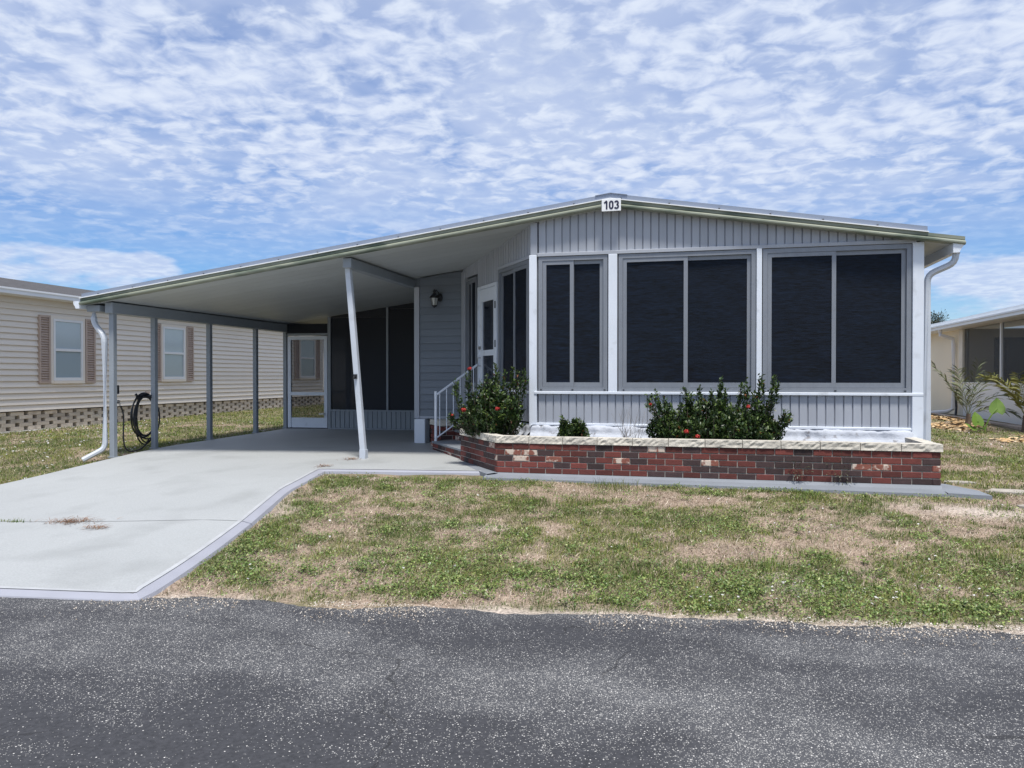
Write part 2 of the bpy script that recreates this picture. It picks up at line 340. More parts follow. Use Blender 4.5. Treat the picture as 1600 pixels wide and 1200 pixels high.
# road with a crumbling edge
def road_material():
    m = bpy.data.materials.new('worn_asphalt'); m.use_nodes = True; t = m.node_tree; n = t.nodes; l = t.links; b = n['Principled BSDF']
    b.inputs['Roughness'].default_value = 0.8; b.inputs['Specular IOR Level'].default_value = 0.35
    ge = n.new('ShaderNodeNewGeometry'); P = ge.outputs['Position']
    def noise(sc, det=4, vec=P, dist=0):
        q = n.new('ShaderNodeTexNoise'); q.inputs['Scale'].default_value = sc; q.inputs['Detail'].default_value = det; q.inputs['Distortion'].default_value = dist; l.new(vec, q.inputs['Vector']); return q
    def rng_(v, a, b_, c=0.0, d=1.0):
        q = n.new('ShaderNodeMapRange'); q.inputs['From Min'].default_value = a; q.inputs['From Max'].default_value = b_; q.inputs['To Min'].default_value = c; q.inputs['To Max'].default_value = d; l.new(v, q.inputs['Value']); return q.outputs[0]
    def mth(op, a, b_):
        q = n.new('ShaderNodeMath'); q.operation = op
        for i, v in enumerate((a, b_)):
            if isinstance(v, (int, float)): q.inputs[i].default_value = v
            else: l.new(v, q.inputs[i])
        return q.outputs[0]
    def mix(f, a, b_):
        q = n.new('ShaderNodeMix'); q.data_type = 'RGBA'; l.new(f, q.inputs[0])
        for i, v in ((6, a), (7, b_)):
            if isinstance(v, tuple): q.inputs[i].default_value = (*v, 1)
            else: l.new(v, q.inputs[i])
        return q.outputs[2]
    mpw = n.new('ShaderNodeMapping'); mpw.inputs['Scale'].default_value = (0.45, 1.25, 1); mpw.inputs['Rotation'].default_value = (0, 0, -0.11); mpw.inputs['Location'].default_value = (3.1, 0.35, 0); l.new(P, mpw.inputs['Vector'])
    wear = noise(0.95, 5, mpw.outputs[0], 0.4).outputs['Fac']; wear2 = noise(2.6, 4).outputs['Fac']
    w = mth('ADD', mth('MULTIPLY', wear, 0.7), mth('MULTIPLY', wear2, 0.3))
    base = mix(rng_(noise(50, 3).outputs['Fac'], 0.3, 0.7), (0.030, 0.031, 0.036), (0.052, 0.053, 0.060))
    base = mix(rng_(w, 0.45, 0.66), base, (0.078, 0.080, 0.087))
    def specks(scale, lo, hi, size):
        v = n.new('ShaderNodeTexVoronoi'); v.inputs['Scale'].default_value = scale; l.new(P, v.inputs['Vector'])
        sp = n.new('ShaderNodeSeparateColor'); l.new(v.outputs['Color'], sp.inputs[0])
        thr = rng_(w, 0.38, 0.64, lo, hi)
        on = mth('LESS_THAN', sp.outputs[0], thr); near = mth('LESS_THAN', v.outputs['Distance'], size)
        return mth('MULTIPLY', on, near), sp.outputs[1]
    s1, c1 = specks(100, 0.022, 0.24, 0.34); s2, c2 = specks(170, 0.03, 0.56, 0.42)
    base = mix(mth('MULTIPLY', s2, 0.85), base, mix(c2, (0.20, 0.20, 0.20), (0.48, 0.47, 0.44)))
    base = mix(mth('MULTIPLY', s1, 0.95), base, mix(c1, (0.36, 0.36, 0.345), (0.70, 0.68, 0.65)))
    # cracks
    wob = noise(1.8, 5); ad = n.new('ShaderNodeVectorMath'); ad.operation = 'MULTIPLY_ADD'; l.new(wob.outputs['Color'], ad.inputs[0]); ad.inputs[1].default_value = (0.55, 0.55, 0); l.new(P, ad.inputs[2])
    v = n.new('ShaderNodeTexVoronoi'); v.feature = 'DISTANCE_TO_EDGE'; v.inputs['Scale'].default_value = 0.62; l.new(ad.outputs[0], v.inputs['Vector'])
    cr = mth('MULTIPLY', mth('LESS_THAN', v.outputs['Distance'], rng_(noise(6, 3).outputs['Fac'], 0.3, 0.7, 0.0004, 0.0052)), rng_(noise(0.9, 2).outputs['Fac'], 0.47, 0.56))
    base = mix(mth('MULTIPLY', cr, 0.6), base, (0.018, 0.018, 0.02))
    l.new(base, b.inputs['Base Color'])
    bp = n.new('ShaderNodeBump'); bp.inputs['Strength'].default_value = 0.6; bp.inputs['Distance'].default_value = 0.006
    l.new(mth('SUBTRACT', mth('ADD', noise(120, 3).outputs['Fac'], mth('MULTIPLY', s1, 0.5)), mth('MULTIPLY', cr, 2.0)), bp.inputs['Height']); l.new(bp.outputs[0], b.inputs['Normal'])
    return m
xs = np.concatenate([np.linspace(-600, -12, 60), np.arange(-11.95, 10, 0.05), np.linspace(10.05, 600, 60)])
e = road_edge(xs) + (grid_noise(xs, xs * 0, 1.3, 6, 33) - 0.5) * 0.30 + (grid_noise(xs, xs * 0, 11, 3, 34) - 0.5) * 0.07 + 0.02
rows = [np.full_like(xs, 0.0), 0.12 + 0 * xs, 0.5 + 0 * xs, 2.0 + 0 * xs, 4.0 + 0 * xs, 7.5 + 0 * xs]
V = []; 
for k, rr in enumerate(rows): V.append(np.stack([xs, e - rr if k else e, np.where(k == 0, gbump(xs, e) - 0.012, 0.012 + 0 * xs) if k == 0 else (0.022 if k == 1 else 0.012) + 0 * xs], 1))
V = np.concatenate(V); nx = len(xs); i = np.arange(nx * len(rows)).reshape(len(rows), nx)
F = np.stack([i[:-1, 1:].ravel(), i[:-1, :-1].ravel(), i[1:, :-1].ravel(), i[1:, 1:].ravel()], 1)
V[:nx, 2] = 0.004
road = np_mesh('road', V, F, road_material()); tag(road, 'worn dark asphalt street with pale stone flecks', None, None, 'structure')

# driveway and carport slab
def rx(y): return np.interp(y, [3.5, 4.28, 5.2, 6.4, 7.75, 8.3, 9.1, 9.2], [-3.5, -3.62, -3.84, -4.13, -4.50, -4.58, -4.74, -4.75])
def slab_z(x, y): return g(x, np.maximum(y, road_edge(x) - 0.1)) + 0.050
def strip(name, rows_, mat_, lift=0.0, zf=slab_z):
    V = []; n_ = len(rows_[0])
    for r_ in rows_:
        for (x, y) in r_: V.append((x, y, float(zf(np.array([x]), np.array([y]))[0]) + lift))
    V = np.array(V); i = np.arange(len(V)).reshape(len(rows_), n_)
    F = np.stack([i[:-1, :-1].ravel(), i[:-1, 1:].ravel(), i[1:, 1:].ravel(), i[1:, :-1].ravel()], 1)
    return np_mesh(name, V, F, mat_)
def front_y(x): return road_edge(x) - 0.02
rows_ = []
NY, NX = 60, 24
for a in range(NY + 1):
    t = a / NY; r_ = []
    for b in range(NX + 1):
        u = b / NX
        y = 4.3 + (9.1 - 4.3) * t
        x = -8.85 + (float(rx(y)) + 8.85) * u
        y = float(front_y(x)) * (1 - t) + 9.1 * t
        r_.append((-8.85 + (float(rx(y)) + 8.85) * u, y))
    rows_.append(r_)
drive = strip('driveway', rows_, M_slab); tag(drive, 'pale painted concrete driveway running up to the carport', None, None, 'structure')
xs_ = list(np.linspace(-8.85, -2.45, 26)); ys_ = list(np.linspace(9.1, 19, 34))
rows_ = [[(x, y) for x in xs_] for y in ys_]
# front edge of the carport slab bends back right of the driveway
cs = strip('carport_slab', [[(x, y if y > 9.1 or x < -4.75 else 9.1 + 0.13 * (x + 4.75)) for x in xs_] for y in ys_], M_slab)
tag(cs, 'pale concrete slab under the carport roof', None, None, 'structure')
# sloped painted edges
def edge_run(name, pts, outv, mat_, w=0.10, line=0.035):
    mb = MB(); ml = MB()
    for k in range(len(pts) - 1):
        q = []
        for (x, y), (ox, oy) in ((pts[k], outv[k]), (pts[k + 1], outv[k + 1])):
            zt = float(slab_z(np.array([x]), np.array([y]))[0]); zb = gz(x + ox * w, max(y + oy * w, float(road_edge(x + ox * w)) - 0.05)) - 0.03
            q.append(((x, y, zt), (x + ox * w * 0.75, y + oy * w * 0.75, zt - 0.022), (x + ox * w, y + oy * w, zb)))
            q[-1] += ((x - ox * line, y - oy * line, zt + 0.004), (x + ox * 0.006, y + oy * 0.006, zt + 0.004))
        a, b = q
        mb.add([a[0], a[1], a[2], b[0], b[1], b[2]], [(0, 1, 4, 3), (1, 2, 5, 4)])
        ml.add([a[3], a[4], b[3], b[4]], [(0, 1, 3, 2)])
    o = mb.obj(name, mat_); tag(o, None, None, None, 'structure')
    l_ = ml.obj('edge_line', M_slab_line, o)
    return o
xf = list(np.linspace(-8.8, -3.72, 20)); ys_e = list(np.linspace(4.52, 9.08, 30)); cx_ = -3.64
pts_ = [(x, float(front_y(x))) for x in xf] + [(cx_, float(front_y(cx_)) + 0.02)] + [(float(rx(y)), y) for y in ys_e]
o = edge_run('driveway_kerb', pts_, [(0.11, -0.99)] * 20 + [(0.85, -0.75)] + [(0.97, 0.22)] * 30, M_slab_edge, 0.12); o['label'] = 'sloped lilac painted edge of the driveway'
xk = np.linspace(-4.74, -2.47, 14)
o = edge_run('carport_slab_edge', [(x, 9.1 + 0.13 * (x + 4.75)) for x in xk], [(0.13, -0.99)] * 14, M_slab_edge, 0.06); o['label'] = 'front edge of the carport slab beside the lawn'
# a control joint in the driveway
mb = MB(); 
for k in range(24):
    x0 = -8.7 + k * 0.195; x1 = x0 + 0.195
    ya, yb = 6.70 + 0.07 * x0, 6.70 + 0.07 * x1
    mb.add([(x0, ya, float(slab_z(x0, ya)) + 0.003), (x1, yb, float(slab_z(x1, yb)) + 0.003), (x1, yb + 0.012, float(slab_z(x1, yb)) + 0.003), (x0, ya + 0.012, float(slab_z(x0, ya)) + 0.003)], [(0, 1, 2, 3)])
mb.obj('control_joint', mat('joint', (0.285, 0.30, 0.305), 0.9), drive)

# ------------------------------------------------------------------ the mobile home
RX, RZ = -1.08, 3.725
def zu(x): return RZ - 0.1347 * (RX - x) if x < RX else RZ - 0.158 * (x - RX)
YF0 = 10.13; YB = 28.0; XL, XR = -9.33, 3.12
A = (-2.094, 10.25); C = (-3.925, 12.85); BX = 2.70
home = thing('mobile_home', 'pale grey mobile home with dark screened front room and long carport roof', 'house', (-1.0, 14, 0.3))
# roof
def roof_slab(mb, x0, x1, lo, hi, y0, y1):
    cuts = [x0] + ([RX] if x0 < RX < x1 else []) + [x1]
    for a, b in zip(cuts[:-1], cuts[1:]):
        za, zb = (zu(a), zu(b))
        mb.hexa([(a, y0, za + lo), (b, y0, zb + lo), (b, y1, zb + lo), (a, y1, za + lo), (a, y0, za + hi), (b, y0, zb + hi), (b, y1, zb + hi), (a, y1, za + hi)])
mb = MB(); roof_slab(mb, XL + 0.02, XR - 0.02, 0.014, 0.098, YF0 + 0.05, YB); roof = mb.obj('roof', M_ceil, home)
mb = MB(); roof_slab(mb, XL, 2.72, 0.112, 0.178, YF0 + 0.012, YB); mb.obj('metal_roof_cover', M_roof, roof)
mb = MB(); roof_slab(mb, XL - 0.005, 2.725, 0.100, 0.112, YF0 - 0.035, YF0 + 0.3); mb.obj('white_flange', M_lip, roof)
mb = MB()
for x0, x1 in ((RX - 0.20, RX), (RX, RX + 0.22)):
    z0, z1 = zu(x0) + 0.179, zu(x1) + 0.179
    mb.hexa([(x0, YF0 - 0.002, z0), (x1, YF0 - 0.002, z1), (x1, YB, z1), (x0, YB, z0), (x0, YF0 - 0.002, z0 + 0.008), (x1, YF0 - 0.002, z1 + 0.008), (x1, YB, z1 + 0.008), (x0, YB, z0 + 0.008)])
mb.obj('ridge_cap', M_roof, roof)
mb = MB()
for x in np.concatenate([np.arange(-9.0, 2.6, 0.62)]):
    z = zu(x) + 0.118; mb.lathe([(0.013, 0), (0.010, 0.012)], (x, YF0 - 0.012, z), 6)
o = mb.obj('screws', M_black_metal, roof); o['kind'] = 'stuff'
prof = [(0.05, 0.098), (-0.012, 0.098), (-0.012, 0.060), (-0.004, 0.054), (-0.028, 0.046), (-0.045, 0.030), (-0.045, 0.014), (-0.032, 0.0), (0.05, 0.0)]
def fascia(x0, x1, name):
    mb = MB(); vs_ = []
    n_ = 2
    for x in (x0, x1):
        for (dy, dz) in prof: vs_.append((x, YF0 + dy, zu(x) + dz))
    m_ = len(prof)
    mb.add(vs_, [(i, (i + 1) % m_, m_ + (i + 1) % m_, m_ + i) for i in range(m_)] + [tuple(range(m_)), tuple(range(2 * m_ - 1, m_ - 1, -1))])
    return mb.obj(name, M_fascia, roof)
fascia(XL, RX, 'fascia'); fascia(RX, XR, 'fascia')
# ceiling pans under the roof
y = YF0 + 0.075
while y < 19.0:
    mb = MB(); mb_x1 = RX if y < 12.6 else -4.7
    a, b = XL + 0.1, mb_x1
    y1 = y + 0.298
    mb.hexa([(a, y, zu(a)), (b, y, zu(b)), (b, y1, zu(b)), (a, y1, zu(a)), (a, y, zu(a) + 0.014), (b, y, zu(b) + 0.014), (b, y1, zu(b) + 0.014), (a, y1, zu(a) + 0.014)])
    mb.obj('ceiling_pan', M_ceil, home); y += 0.305
for k in range(58):     # right eave soffit is short: one strip per pan
    if k > 8: break
    y = YF0 + 0.075 + k * 0.305; mb = MB(); a, b, y1 = 2.71, XR - 0.12, y + 0.298
    mb.hexa([(a, y, zu(a)), (b, y, zu(b)), (b, y1, zu(b)), (a, y1, zu(a)), (a, y, zu(a) + 0.014), (b, y, zu(b) + 0.014), (b, y1, zu(b) + 0.014), (a, y1, zu(a) + 0.014)])
    mb.obj('soffit_pan', M_ceil, home)
# gutters
def gutter(x_in, sgn, zt, name):
    mb = MB(); pr = [(0, 0), (0, -0.115), (0.065, -0.115), (0.085, -0.075), (0.105, -0.05), (0.115, 0), (0.109, 0), (0.10, -0.045), (0.08, -0.07), (0.06, -0.108), (0.006, -0.108), (0.006, 0)]
    m_ = len(pr)
    vs_ = [(x_in + sgn * p[0], yy, zt + p[1]) for yy in (YF0 - 0.02, YB) for p in pr]
    mb.add(vs_, [(i, (i + 1) % m_, m_ + (i + 1) % m_, m_ + i) for i in range(m_)] + [tuple(range(m_)), tuple(range(2 * m_ - 1, m_ - 1, -1))])
    # end cap
    mb.add([(x_in + sgn * p[0], YF0 - 0.022, zt + p[1]) for p in pr[:6]], [tuple(range(6))])
    return mb.obj(name, M_white, home)
gutter(XL - 0.01 + 0.0, -1, zu(XL) + 0.06, 'gutter')
gutter(XR - 0.13, 1, zu(XR) + 0.025, 'gutter')
# carport beams and posts
def beam(name, x0, x1, y0, y1, h, mat_=M_post, drop=0.0):
    mb = MB(); z = min(zu(x0), zu(x1)) - 0.004 - drop
    mb.box(x0, x1, y0, y1, z - h, z); return mb.obj(name, mat_, home, bevel=0.006)
beam('carport_header', -8.98, -8.84, YF0 + 0.10, 18.9, 0.17)
beam('eave_beam', -9.30, -9.06, YF0 + 0.08, 18.9, 0.10)
beam('carport_beam', -4.93, -4.80, YF0 + 0.08, 12.86, 0.14)
PX = -8.91
for y in (10.32, 11.27, 12.79, 14.36, 15.57):
    mb = MB(); z0 = float(slab_z(PX, y)); w = 0.042
    mb.box(PX - w, PX + w, y - w, y + w, z0, zu(PX) - 0.17); mb.obj('post', M_post, home, bevel=0.006)
    mb = MB(); mb.box(PX - 0.06, PX + 0.06, y - 0.055, y + 0.055, z0 - 0.005, z0 + 0.012); mb.obj('post_foot', M_post, home)
zt = zu(-4.9) - 0.14; zb = float(slab_z(-4.66, 10.33)); w = 0.040
mb = MB(); mb.hexa([(-4.66 - w, 10.33 - w, zb), (-4.66 + w, 10.33 - w, zb), (-4.66 + w, 10.33 + w, zb), (-4.66 - w, 10.33 + w, zb), (-4.90 - w, 10.33 - w, zt), (-4.90 + w, 10.33 - w, zt), (-4.90 + w, 10.33 + w, zt), (-4.90 - w, 10.33 + w, zt)])
o = mb.obj('post', M_spout, home, bevel=0.006); o['label'] = 'white carport post leaning to the left at its top'
lp = o
def on_post(z): t = (z - zb) / (zt - zb); return -4.66 - 0.24 * t
mb = MB(); x = on_post(zb + 0.06); mb.box(x - 0.046, x + 0.046, 10.33 - 0.046, 10.33 + 0.046, zb, zb + 0.13); mb.obj('post_sleeve', M_spout, lp)
zc = 1.50; x = on_post(zc)
mb = MB(); mb.box(x - 0.03, x + 0.02, 10.33 - 0.075, 10.33 - 0.036, zc - 0.035, zc + 0.03); mb.tube([(x - 0.005, 10.27, zc + 0.01), (x - 0.005, 10.22, zc - 0.03)], 0.016, 8); mb.obj('post_lock', M_black_metal, lp)
# downspouts
def spout(name, pts, mat_=M_spout, r=0.052):
    mb = MB(); P = [Vector(p) for p in pts]; Q = [P[0]]
    for k in range(1, len(P) - 1):
        a = (P[k - 1] - P[k]).normalized() * 0.09; b = (P[k + 1] - P[k]).normalized() * 0.09
        for t in (0, 0.25, 0.5, 0.75, 1):
            Q.append((P[k] + a) * (1 - t) ** 2 + P[k] * 2 * t * (1 - t) + (P[k + 1] * 0 + P[k] + b) * t ** 2)
    Q.append(P[-1]); mb.tube(Q, r, 8, flat=(1.0, 0.8)); return mb.obj(name, mat_, home)
z0 = zu(XL) - 0.06
spout('downspout', [(-9.24, 10.30, z0 + 0.02), (-9.24, 10.30, z0 - 0.22), (-9.03, 10.28, z0 - 0.42), (-9.03, 10.28, gz(-9.03, 10.28) + 0.20), (-9.24, 10.05, gz(-9.24, 10.05) + 0.05)])
z1 = zu(XR) - 0.085
spout('downspout', [(3.05, 10.22, z1 + 0.01), (3.05, 10.22, z1 - 0.11), (2.76, 10.29, z1 - 0.24), (2.76, 10.29, 0.5), (2.76, 10.29, 0.34)], r=0.05)

# walls -----------------------------------------------------------
F_front = Frame(A, (1, 0)); F_diag = Frame(A, (C[0] - A[0], C[1] - A[1]))
F_diag.n = (-F_diag.n[0], -F_diag.n[1]) if (F_diag.n[0] * 2.09 - F_diag.n[1] * 10.25) < 0 else F_diag.n
LF = BX - A[0]; LD = math.dist(A, C)
def wx(fr, a): return fr.org[0] + fr.u[0] * a
def board_wall(name, fr, a0, a1, z0, z1fn, parent, pitch=0.105, mat_=M_siding, th=0.02, o0=0.0):
    """backing sheet with separate vertical boards standing proud of it"""
    mb = MB(); fr.box(mb, a0, a1, o0 - 0.06, o0, z0, 0, (z1fn(a0), z1fn(a1))); w = mb.obj(name, mat_, parent)
    n_ = max(1, round((a1 - a0) / pitch)); p = (a1 - a0) / n_
    for k in range(n_):
        s0, s1 = a0 + k * p + 0.005, a0 + (k + 1) * p - 0.005; q = MB(); c = 0.004
        vs_ = []
        for zf in (lambda s_: z0, z1fn):
            for (s_, o_) in ((s0, o0), (s0 + c, o0 + th), (s1 - c, o0 + th), (s1, o0)): vs_.append(fr.p(s_, o_, zf(s_)))
        q.add(vs_, [(0, 1, 5, 4), (1, 2, 6, 5), (2, 3, 7, 6), (0, 3, 2, 1), (4, 5, 6, 7)]); q.obj('siding_board', mat_, w)
    return w
top_front = lambda a: zu(wx(F_front, a)) + 0.02
ZW0, ZW1 = 1.30, 3.12
fa = lambda x: x - A[0]
board_wall('gable_wall', F_front, 0.03, fa(-1.08), 3.165, top_front, home)
board_wall('gable_wall', F_front, fa(-1.08), fa(2.56), 3.165, lambda a: max(3.168, top_front(a)), home)
board_wall('knee_wall', F_front, 0.03, fa(2.64), 0.87, lambda a: 1.262, home)
def trim(name, fr, a0, a1, o0, o1, z0, z1, mat_=M_white, bevel=0.004):
    mb = MB(); fr.box(mb, a0, a1, o0, o1, z0, z1); return mb.obj(name, mat_, home, bevel=bevel)
trim('sill_trim', F_front, -0.02, fa(2.70), -0.02, 0.060, 1.262, 1.298)
trim('head_trim', F_front, 0.02, fa(2.62), -0.02, 0.045, 3.118, 3.165, M_siding)
trim('base_trim', F_front, 0.0, fa(2.66), -0.02, 0.042, 0.838, 0.87)
# corner posts and mullions
mb = MB(); mb.box(-2.185, -2.080, 10.20, 10.30, 0.80, 3.14); mb.obj('corner_post', M_white, home, bevel=0.004)
mb = MB(); mb.box(-2.170, -2.075, 10.21, 10.30, 3.142, zu(-2.13)); mb.obj('corner_trim', M_siding, home, bevel=0.004)
for x0, x1 in ((-1.112, -0.995), (0.764, 0.830)): trim('window_post', F_front, fa(x0), fa(x1), -0.02, 0.052, 1.299, 3.117)
mb = MB(); mb.box(2.575, 2.70, 10.195, 10.30, 0.42, zu(2.7) - 0.002); mb.obj('corner_post', M_white, home, bevel=0.004)
# sliding windows with dark sun screens
def slider(fr, a0, a1, z0, z1, split, label, fw=0.055, sw=0.05, o=0.0):
    w = link(bpy.data.objects.new('window', None), home, Matrix.Translation(fr.p((a0 + a1) / 2, o, z0))); w['label'] = label; w.empty_display_size = 0.1
    mb = MB()
    for b in ((a0, a0 + fw, z0, z1), (a1 - fw, a1, z0, z1), (a0 + fw, a1 - fw, z0, z0 + fw), (a0 + fw, a1 - fw, z1 - fw, z1)): fr.box(mb, b[0], b[1], o - 0.04, o + 0.030, b[2], b[3])
    mb.obj('frame', M_alu, w)
    i0, i1, j0, j1 = a0 + fw + 0.002, a1 - fw - 0.002, z0 + fw + 0.002, z1 - fw - 0.002
    for (p0, p1, oo) in ((i0, split + sw / 2, 0.012), (split - sw / 2 + 0.002, i1, -0.014)):
        mb = MB(); o0, o1 = o + oo - 0.012, o + oo + 0.010
        for b in ((p0, p0 + sw, j0, j1), (p1 - sw, p1, j0, j1), (p0 + sw, p1 - sw, j0, j0 + sw * 1.2), (p0 + sw, p1 - sw, j1 - sw, j1)): fr.box(mb, b[0], b[1], o0, o1, b[2], b[3])
        sash = mb.obj('sash', M_alu, w)
        nx_, nz_ = 14, 20; V = []; 
        for b in range(nz_ + 1):
            for a in range(nx_ + 1):
                ss = p0 + sw * 0.8 + (p1 - p0 - sw * 1.6) * a / nx_; zz_ = j0 + sw + (j1 - j0 - sw * 1.9) * b / nz_
                V.append(fr.p(ss, o + oo - 0.006 + 0.004 * math.sin(ss * 7 + zz_ * 3) * math.sin(zz_ * 5), zz_))
        V = np.array(V); i = np.arange(len(V)).reshape(nz_ + 1, nx_ + 1)
        F = np.stack([i[:-1, :-1].ravel(), i[:-1, 1:].ravel(), i[1:, 1:].ravel(), i[1:, :-1].ravel()], 1)
        q = np_mesh('sun_screen', V, F, M_screen, None, w); q.data.polygons.foreach_set('use_smooth', [True] * len(q.data.polygons))
    mb = MB()
    for t in (0.04, 0.5, 0.96): 
        ss = a0 + (a1 - a0) * t; fr.box(mb, ss - 0.012, ss + 0.012, o + 0.030, o + 0.042, z0 + 0.012, z0 + 0.024)
    mb.obj('clip', M_black_metal, w)
    return w
slider(F_front, fa(-2.06), fa(-1.125), 1.302, 3.112, fa(-1.605), 'narrow front screen window beside the corner post')
slider(F_front, fa(-0.98), fa(0.758), 1.302, 3.112, fa(-0.113), 'wide front screen window left of the right pair')
slider(F_front, fa(0.842), fa(2.568), 1.302, 3.112, fa(1.686), 'wide front screen window at the right corner')
# dark blocker panels added inside, unseen behind the screens, to stop light
mb = MB(); mb.box(-2.05, 2.6, 10.40, 10.45, 0.3, 3.1); mb.obj('room_blocker', M_dark, home)
# diagonal wall
tdiag = lambda a: zu(wx(F_diag, a)) + 0.01
board_wall('door_gable_wall', F_diag, 0.06, 1.40, 3.165, tdiag, home)
board_wall('door_gable_wall', F_diag, 1.40, 2.36, 2.965, tdiag, home)
board_wall('door_gable_wall', F_diag, 2.36, LD - 0.03, 3.19, tdiag, home)
board_wall('knee_wall', F_diag, 0.06, 1.42, 0.87, lambda a: 1.262, home)
board_wall('knee_wall', F_diag, 2.36, LD - 0.03, 0.80, lambda a: 1.262, home)
trim('sill_trim', F_diag, 0.06, 1.42, -0.02, 0.055, 1.262, 1.298)
trim('sill_trim', F_diag, 2.36, LD - 0.02, -0.02, 0.05, 1.262, 1.298, M_siding)
trim('head_trim', F_diag, 0.06, 1.41, -0.02, 0.04, 3.12, 3.165, M_siding)
slider(F_diag, 0.20, 1.39, 1.302, 3.115, 0.76, 'double screen window beside the storm door', fw=0.05)
slider(F_diag, 2.40, 2.98, 1.302, 3.15, 2.69, 'slim screen window left of the storm door', fw=0.04, sw=0.04)
trim('wall_post', F_diag, 2.985, LD - 0.02, -0.03, 0.045, 0.80, 3.30, M_siding)
mb = MB(); F_diag.box(mb, 0.1, 3.1, -0.18, -0.14, 0.3, 3.1); mb.obj('room_blocker', M_dark, home)  # unseen dark panel added behind the diagonal wall to block light
# storm door
dr = link(bpy.data.objects.new('storm_door', None), home, Matrix.Translation(F_diag.p(1.89, 0, 0.8))); dr['label'] = 'white storm door with two dark glass panels'
D0, D1, DZ0, DZ1 = 1.445, 2.335, 0.80, 2.955
mb = MB()
for b in ((D0, D0 + 0.05, DZ0, DZ1), (D1 - 0.05, D1, DZ0, DZ1), (D0 + 0.05, D1 - 0.05, DZ1 - 0.05, DZ1)): F_diag.box(mb, b[0], b[1], -0.05, 0.035, b[2], b[3])
mb.obj('frame', M_white, dr)
d0, d1 = D0 + 0.054, D1 - 0.054
mb = MB()
for b in ((d0, d0 + 0.13, DZ0, DZ1 - 0.056), (d1 - 0.13, d1, DZ0, DZ1 - 0.056), (d0 + 0.13, d1 - 0.13, 2.70, DZ1 - 0.056), (d0 + 0.13, d1 - 0.13, 1.83, 1.92), (d0 + 0.13, d1 - 0.13, DZ0, 1.06)): F_diag.box(mb, b[0], b[1], -0.02, 0.018, b[2], b[3])
mb.obj('leaf', M_white, dr)
for z0_, z1_ in ((1.92, 2.70), (1.06, 1.83)):
    mb = MB(); F_diag.box(mb, d0 + 0.125, d1 - 0.125, -0.008, -0.002, z0_ - 0.005, z1_ + 0.005); mb.obj('glass_panel', M_glass, dr)
mb = MB(); hp = F_diag.p(d1 - 0.06, 0.02, 1.80); hn = Vector((F_diag.n[0], F_diag.n[1], 0))
mb.tube([Vector(hp), Vector(hp) + hn * 0.05, Vector(hp) + hn * 0.05 + Vector((0, 0, -0.13)), Vector(hp) + Vector((0, 0, -0.13))], 0.011, 8); mb.obj('handle', M_steel, dr)
mb = MB(); mb.tube([Vector(hp) + Vector((0, 0, 0.16)), Vector(hp) + hn * 0.03 + Vector((0, 0, 0.16))], 0.03, 10); mb.obj('lock', M_steel, dr)
for z in (2.55, 1.95, 1.2):
    mb = MB(); F_diag.box(mb, D0 + 0.04, D0 + 0.065, 0.036, 0.046, z, z + 0.11); mb.obj('hinge', M_black_metal, dr)
# lap siding front wall
YL = 12.85; FL = Frame((-4.80, YL), (1, 0))
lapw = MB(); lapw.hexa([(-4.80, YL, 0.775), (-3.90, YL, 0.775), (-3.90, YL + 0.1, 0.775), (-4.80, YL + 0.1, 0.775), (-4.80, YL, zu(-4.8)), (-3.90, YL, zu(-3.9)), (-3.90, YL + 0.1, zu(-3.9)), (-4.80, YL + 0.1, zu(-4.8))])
lapw = lapw.obj('entry_wall', M_lap, home)
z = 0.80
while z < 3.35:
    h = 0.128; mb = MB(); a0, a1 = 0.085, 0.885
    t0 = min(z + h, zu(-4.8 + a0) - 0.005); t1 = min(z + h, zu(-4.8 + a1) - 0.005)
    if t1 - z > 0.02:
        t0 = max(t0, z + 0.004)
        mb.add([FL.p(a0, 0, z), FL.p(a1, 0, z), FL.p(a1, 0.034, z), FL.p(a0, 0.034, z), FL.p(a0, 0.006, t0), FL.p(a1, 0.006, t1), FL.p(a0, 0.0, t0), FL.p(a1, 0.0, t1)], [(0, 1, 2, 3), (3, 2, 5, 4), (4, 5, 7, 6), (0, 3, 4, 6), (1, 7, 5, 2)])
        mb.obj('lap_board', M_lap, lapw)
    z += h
trim('corner_trim', FL, -0.02, 0.075, -0.06, 0.04, 0.76, zu(-4.8) - 0.145, M_siding)
trim('corner_trim', FL, 0.865, 0.93, -0.0, 0.035, 0.76, zu(-3.92) - 0.02, M_siding)
trim('siding_skirt', FL, 0.0, 0.90, 0.0, 0.032, 0.755, 0.80, M_siding)
mb = MB(); mb.box(-4.78, -4.58, 12.70, 12.95, 0.25, 0.752); mb.obj('pier_block', M_white, home, bevel=0.01)
mb = MB(); mb.box(-4.75, -3.9, 12.97, 13.05, 0.2, 0.775); mb.obj('skirting', M_dark, home)
# hidden long walls
mb = MB(); mb.box(-4.80, -4.70, 12.96, YB, 0.3, zu(-4.8)); mb.obj('side_wall', M_lap, home)
mb = MB(); mb.box(2.60, 2.70, 10.31, YB, 0.3, zu(2.7)); mb.obj('side_wall', M_siding, home)
mb = MB(); mb.box(-4.69, 2.59, YB - 0.1, YB, 0.3, 3.1); mb.obj('rear_wall', M_siding, home)
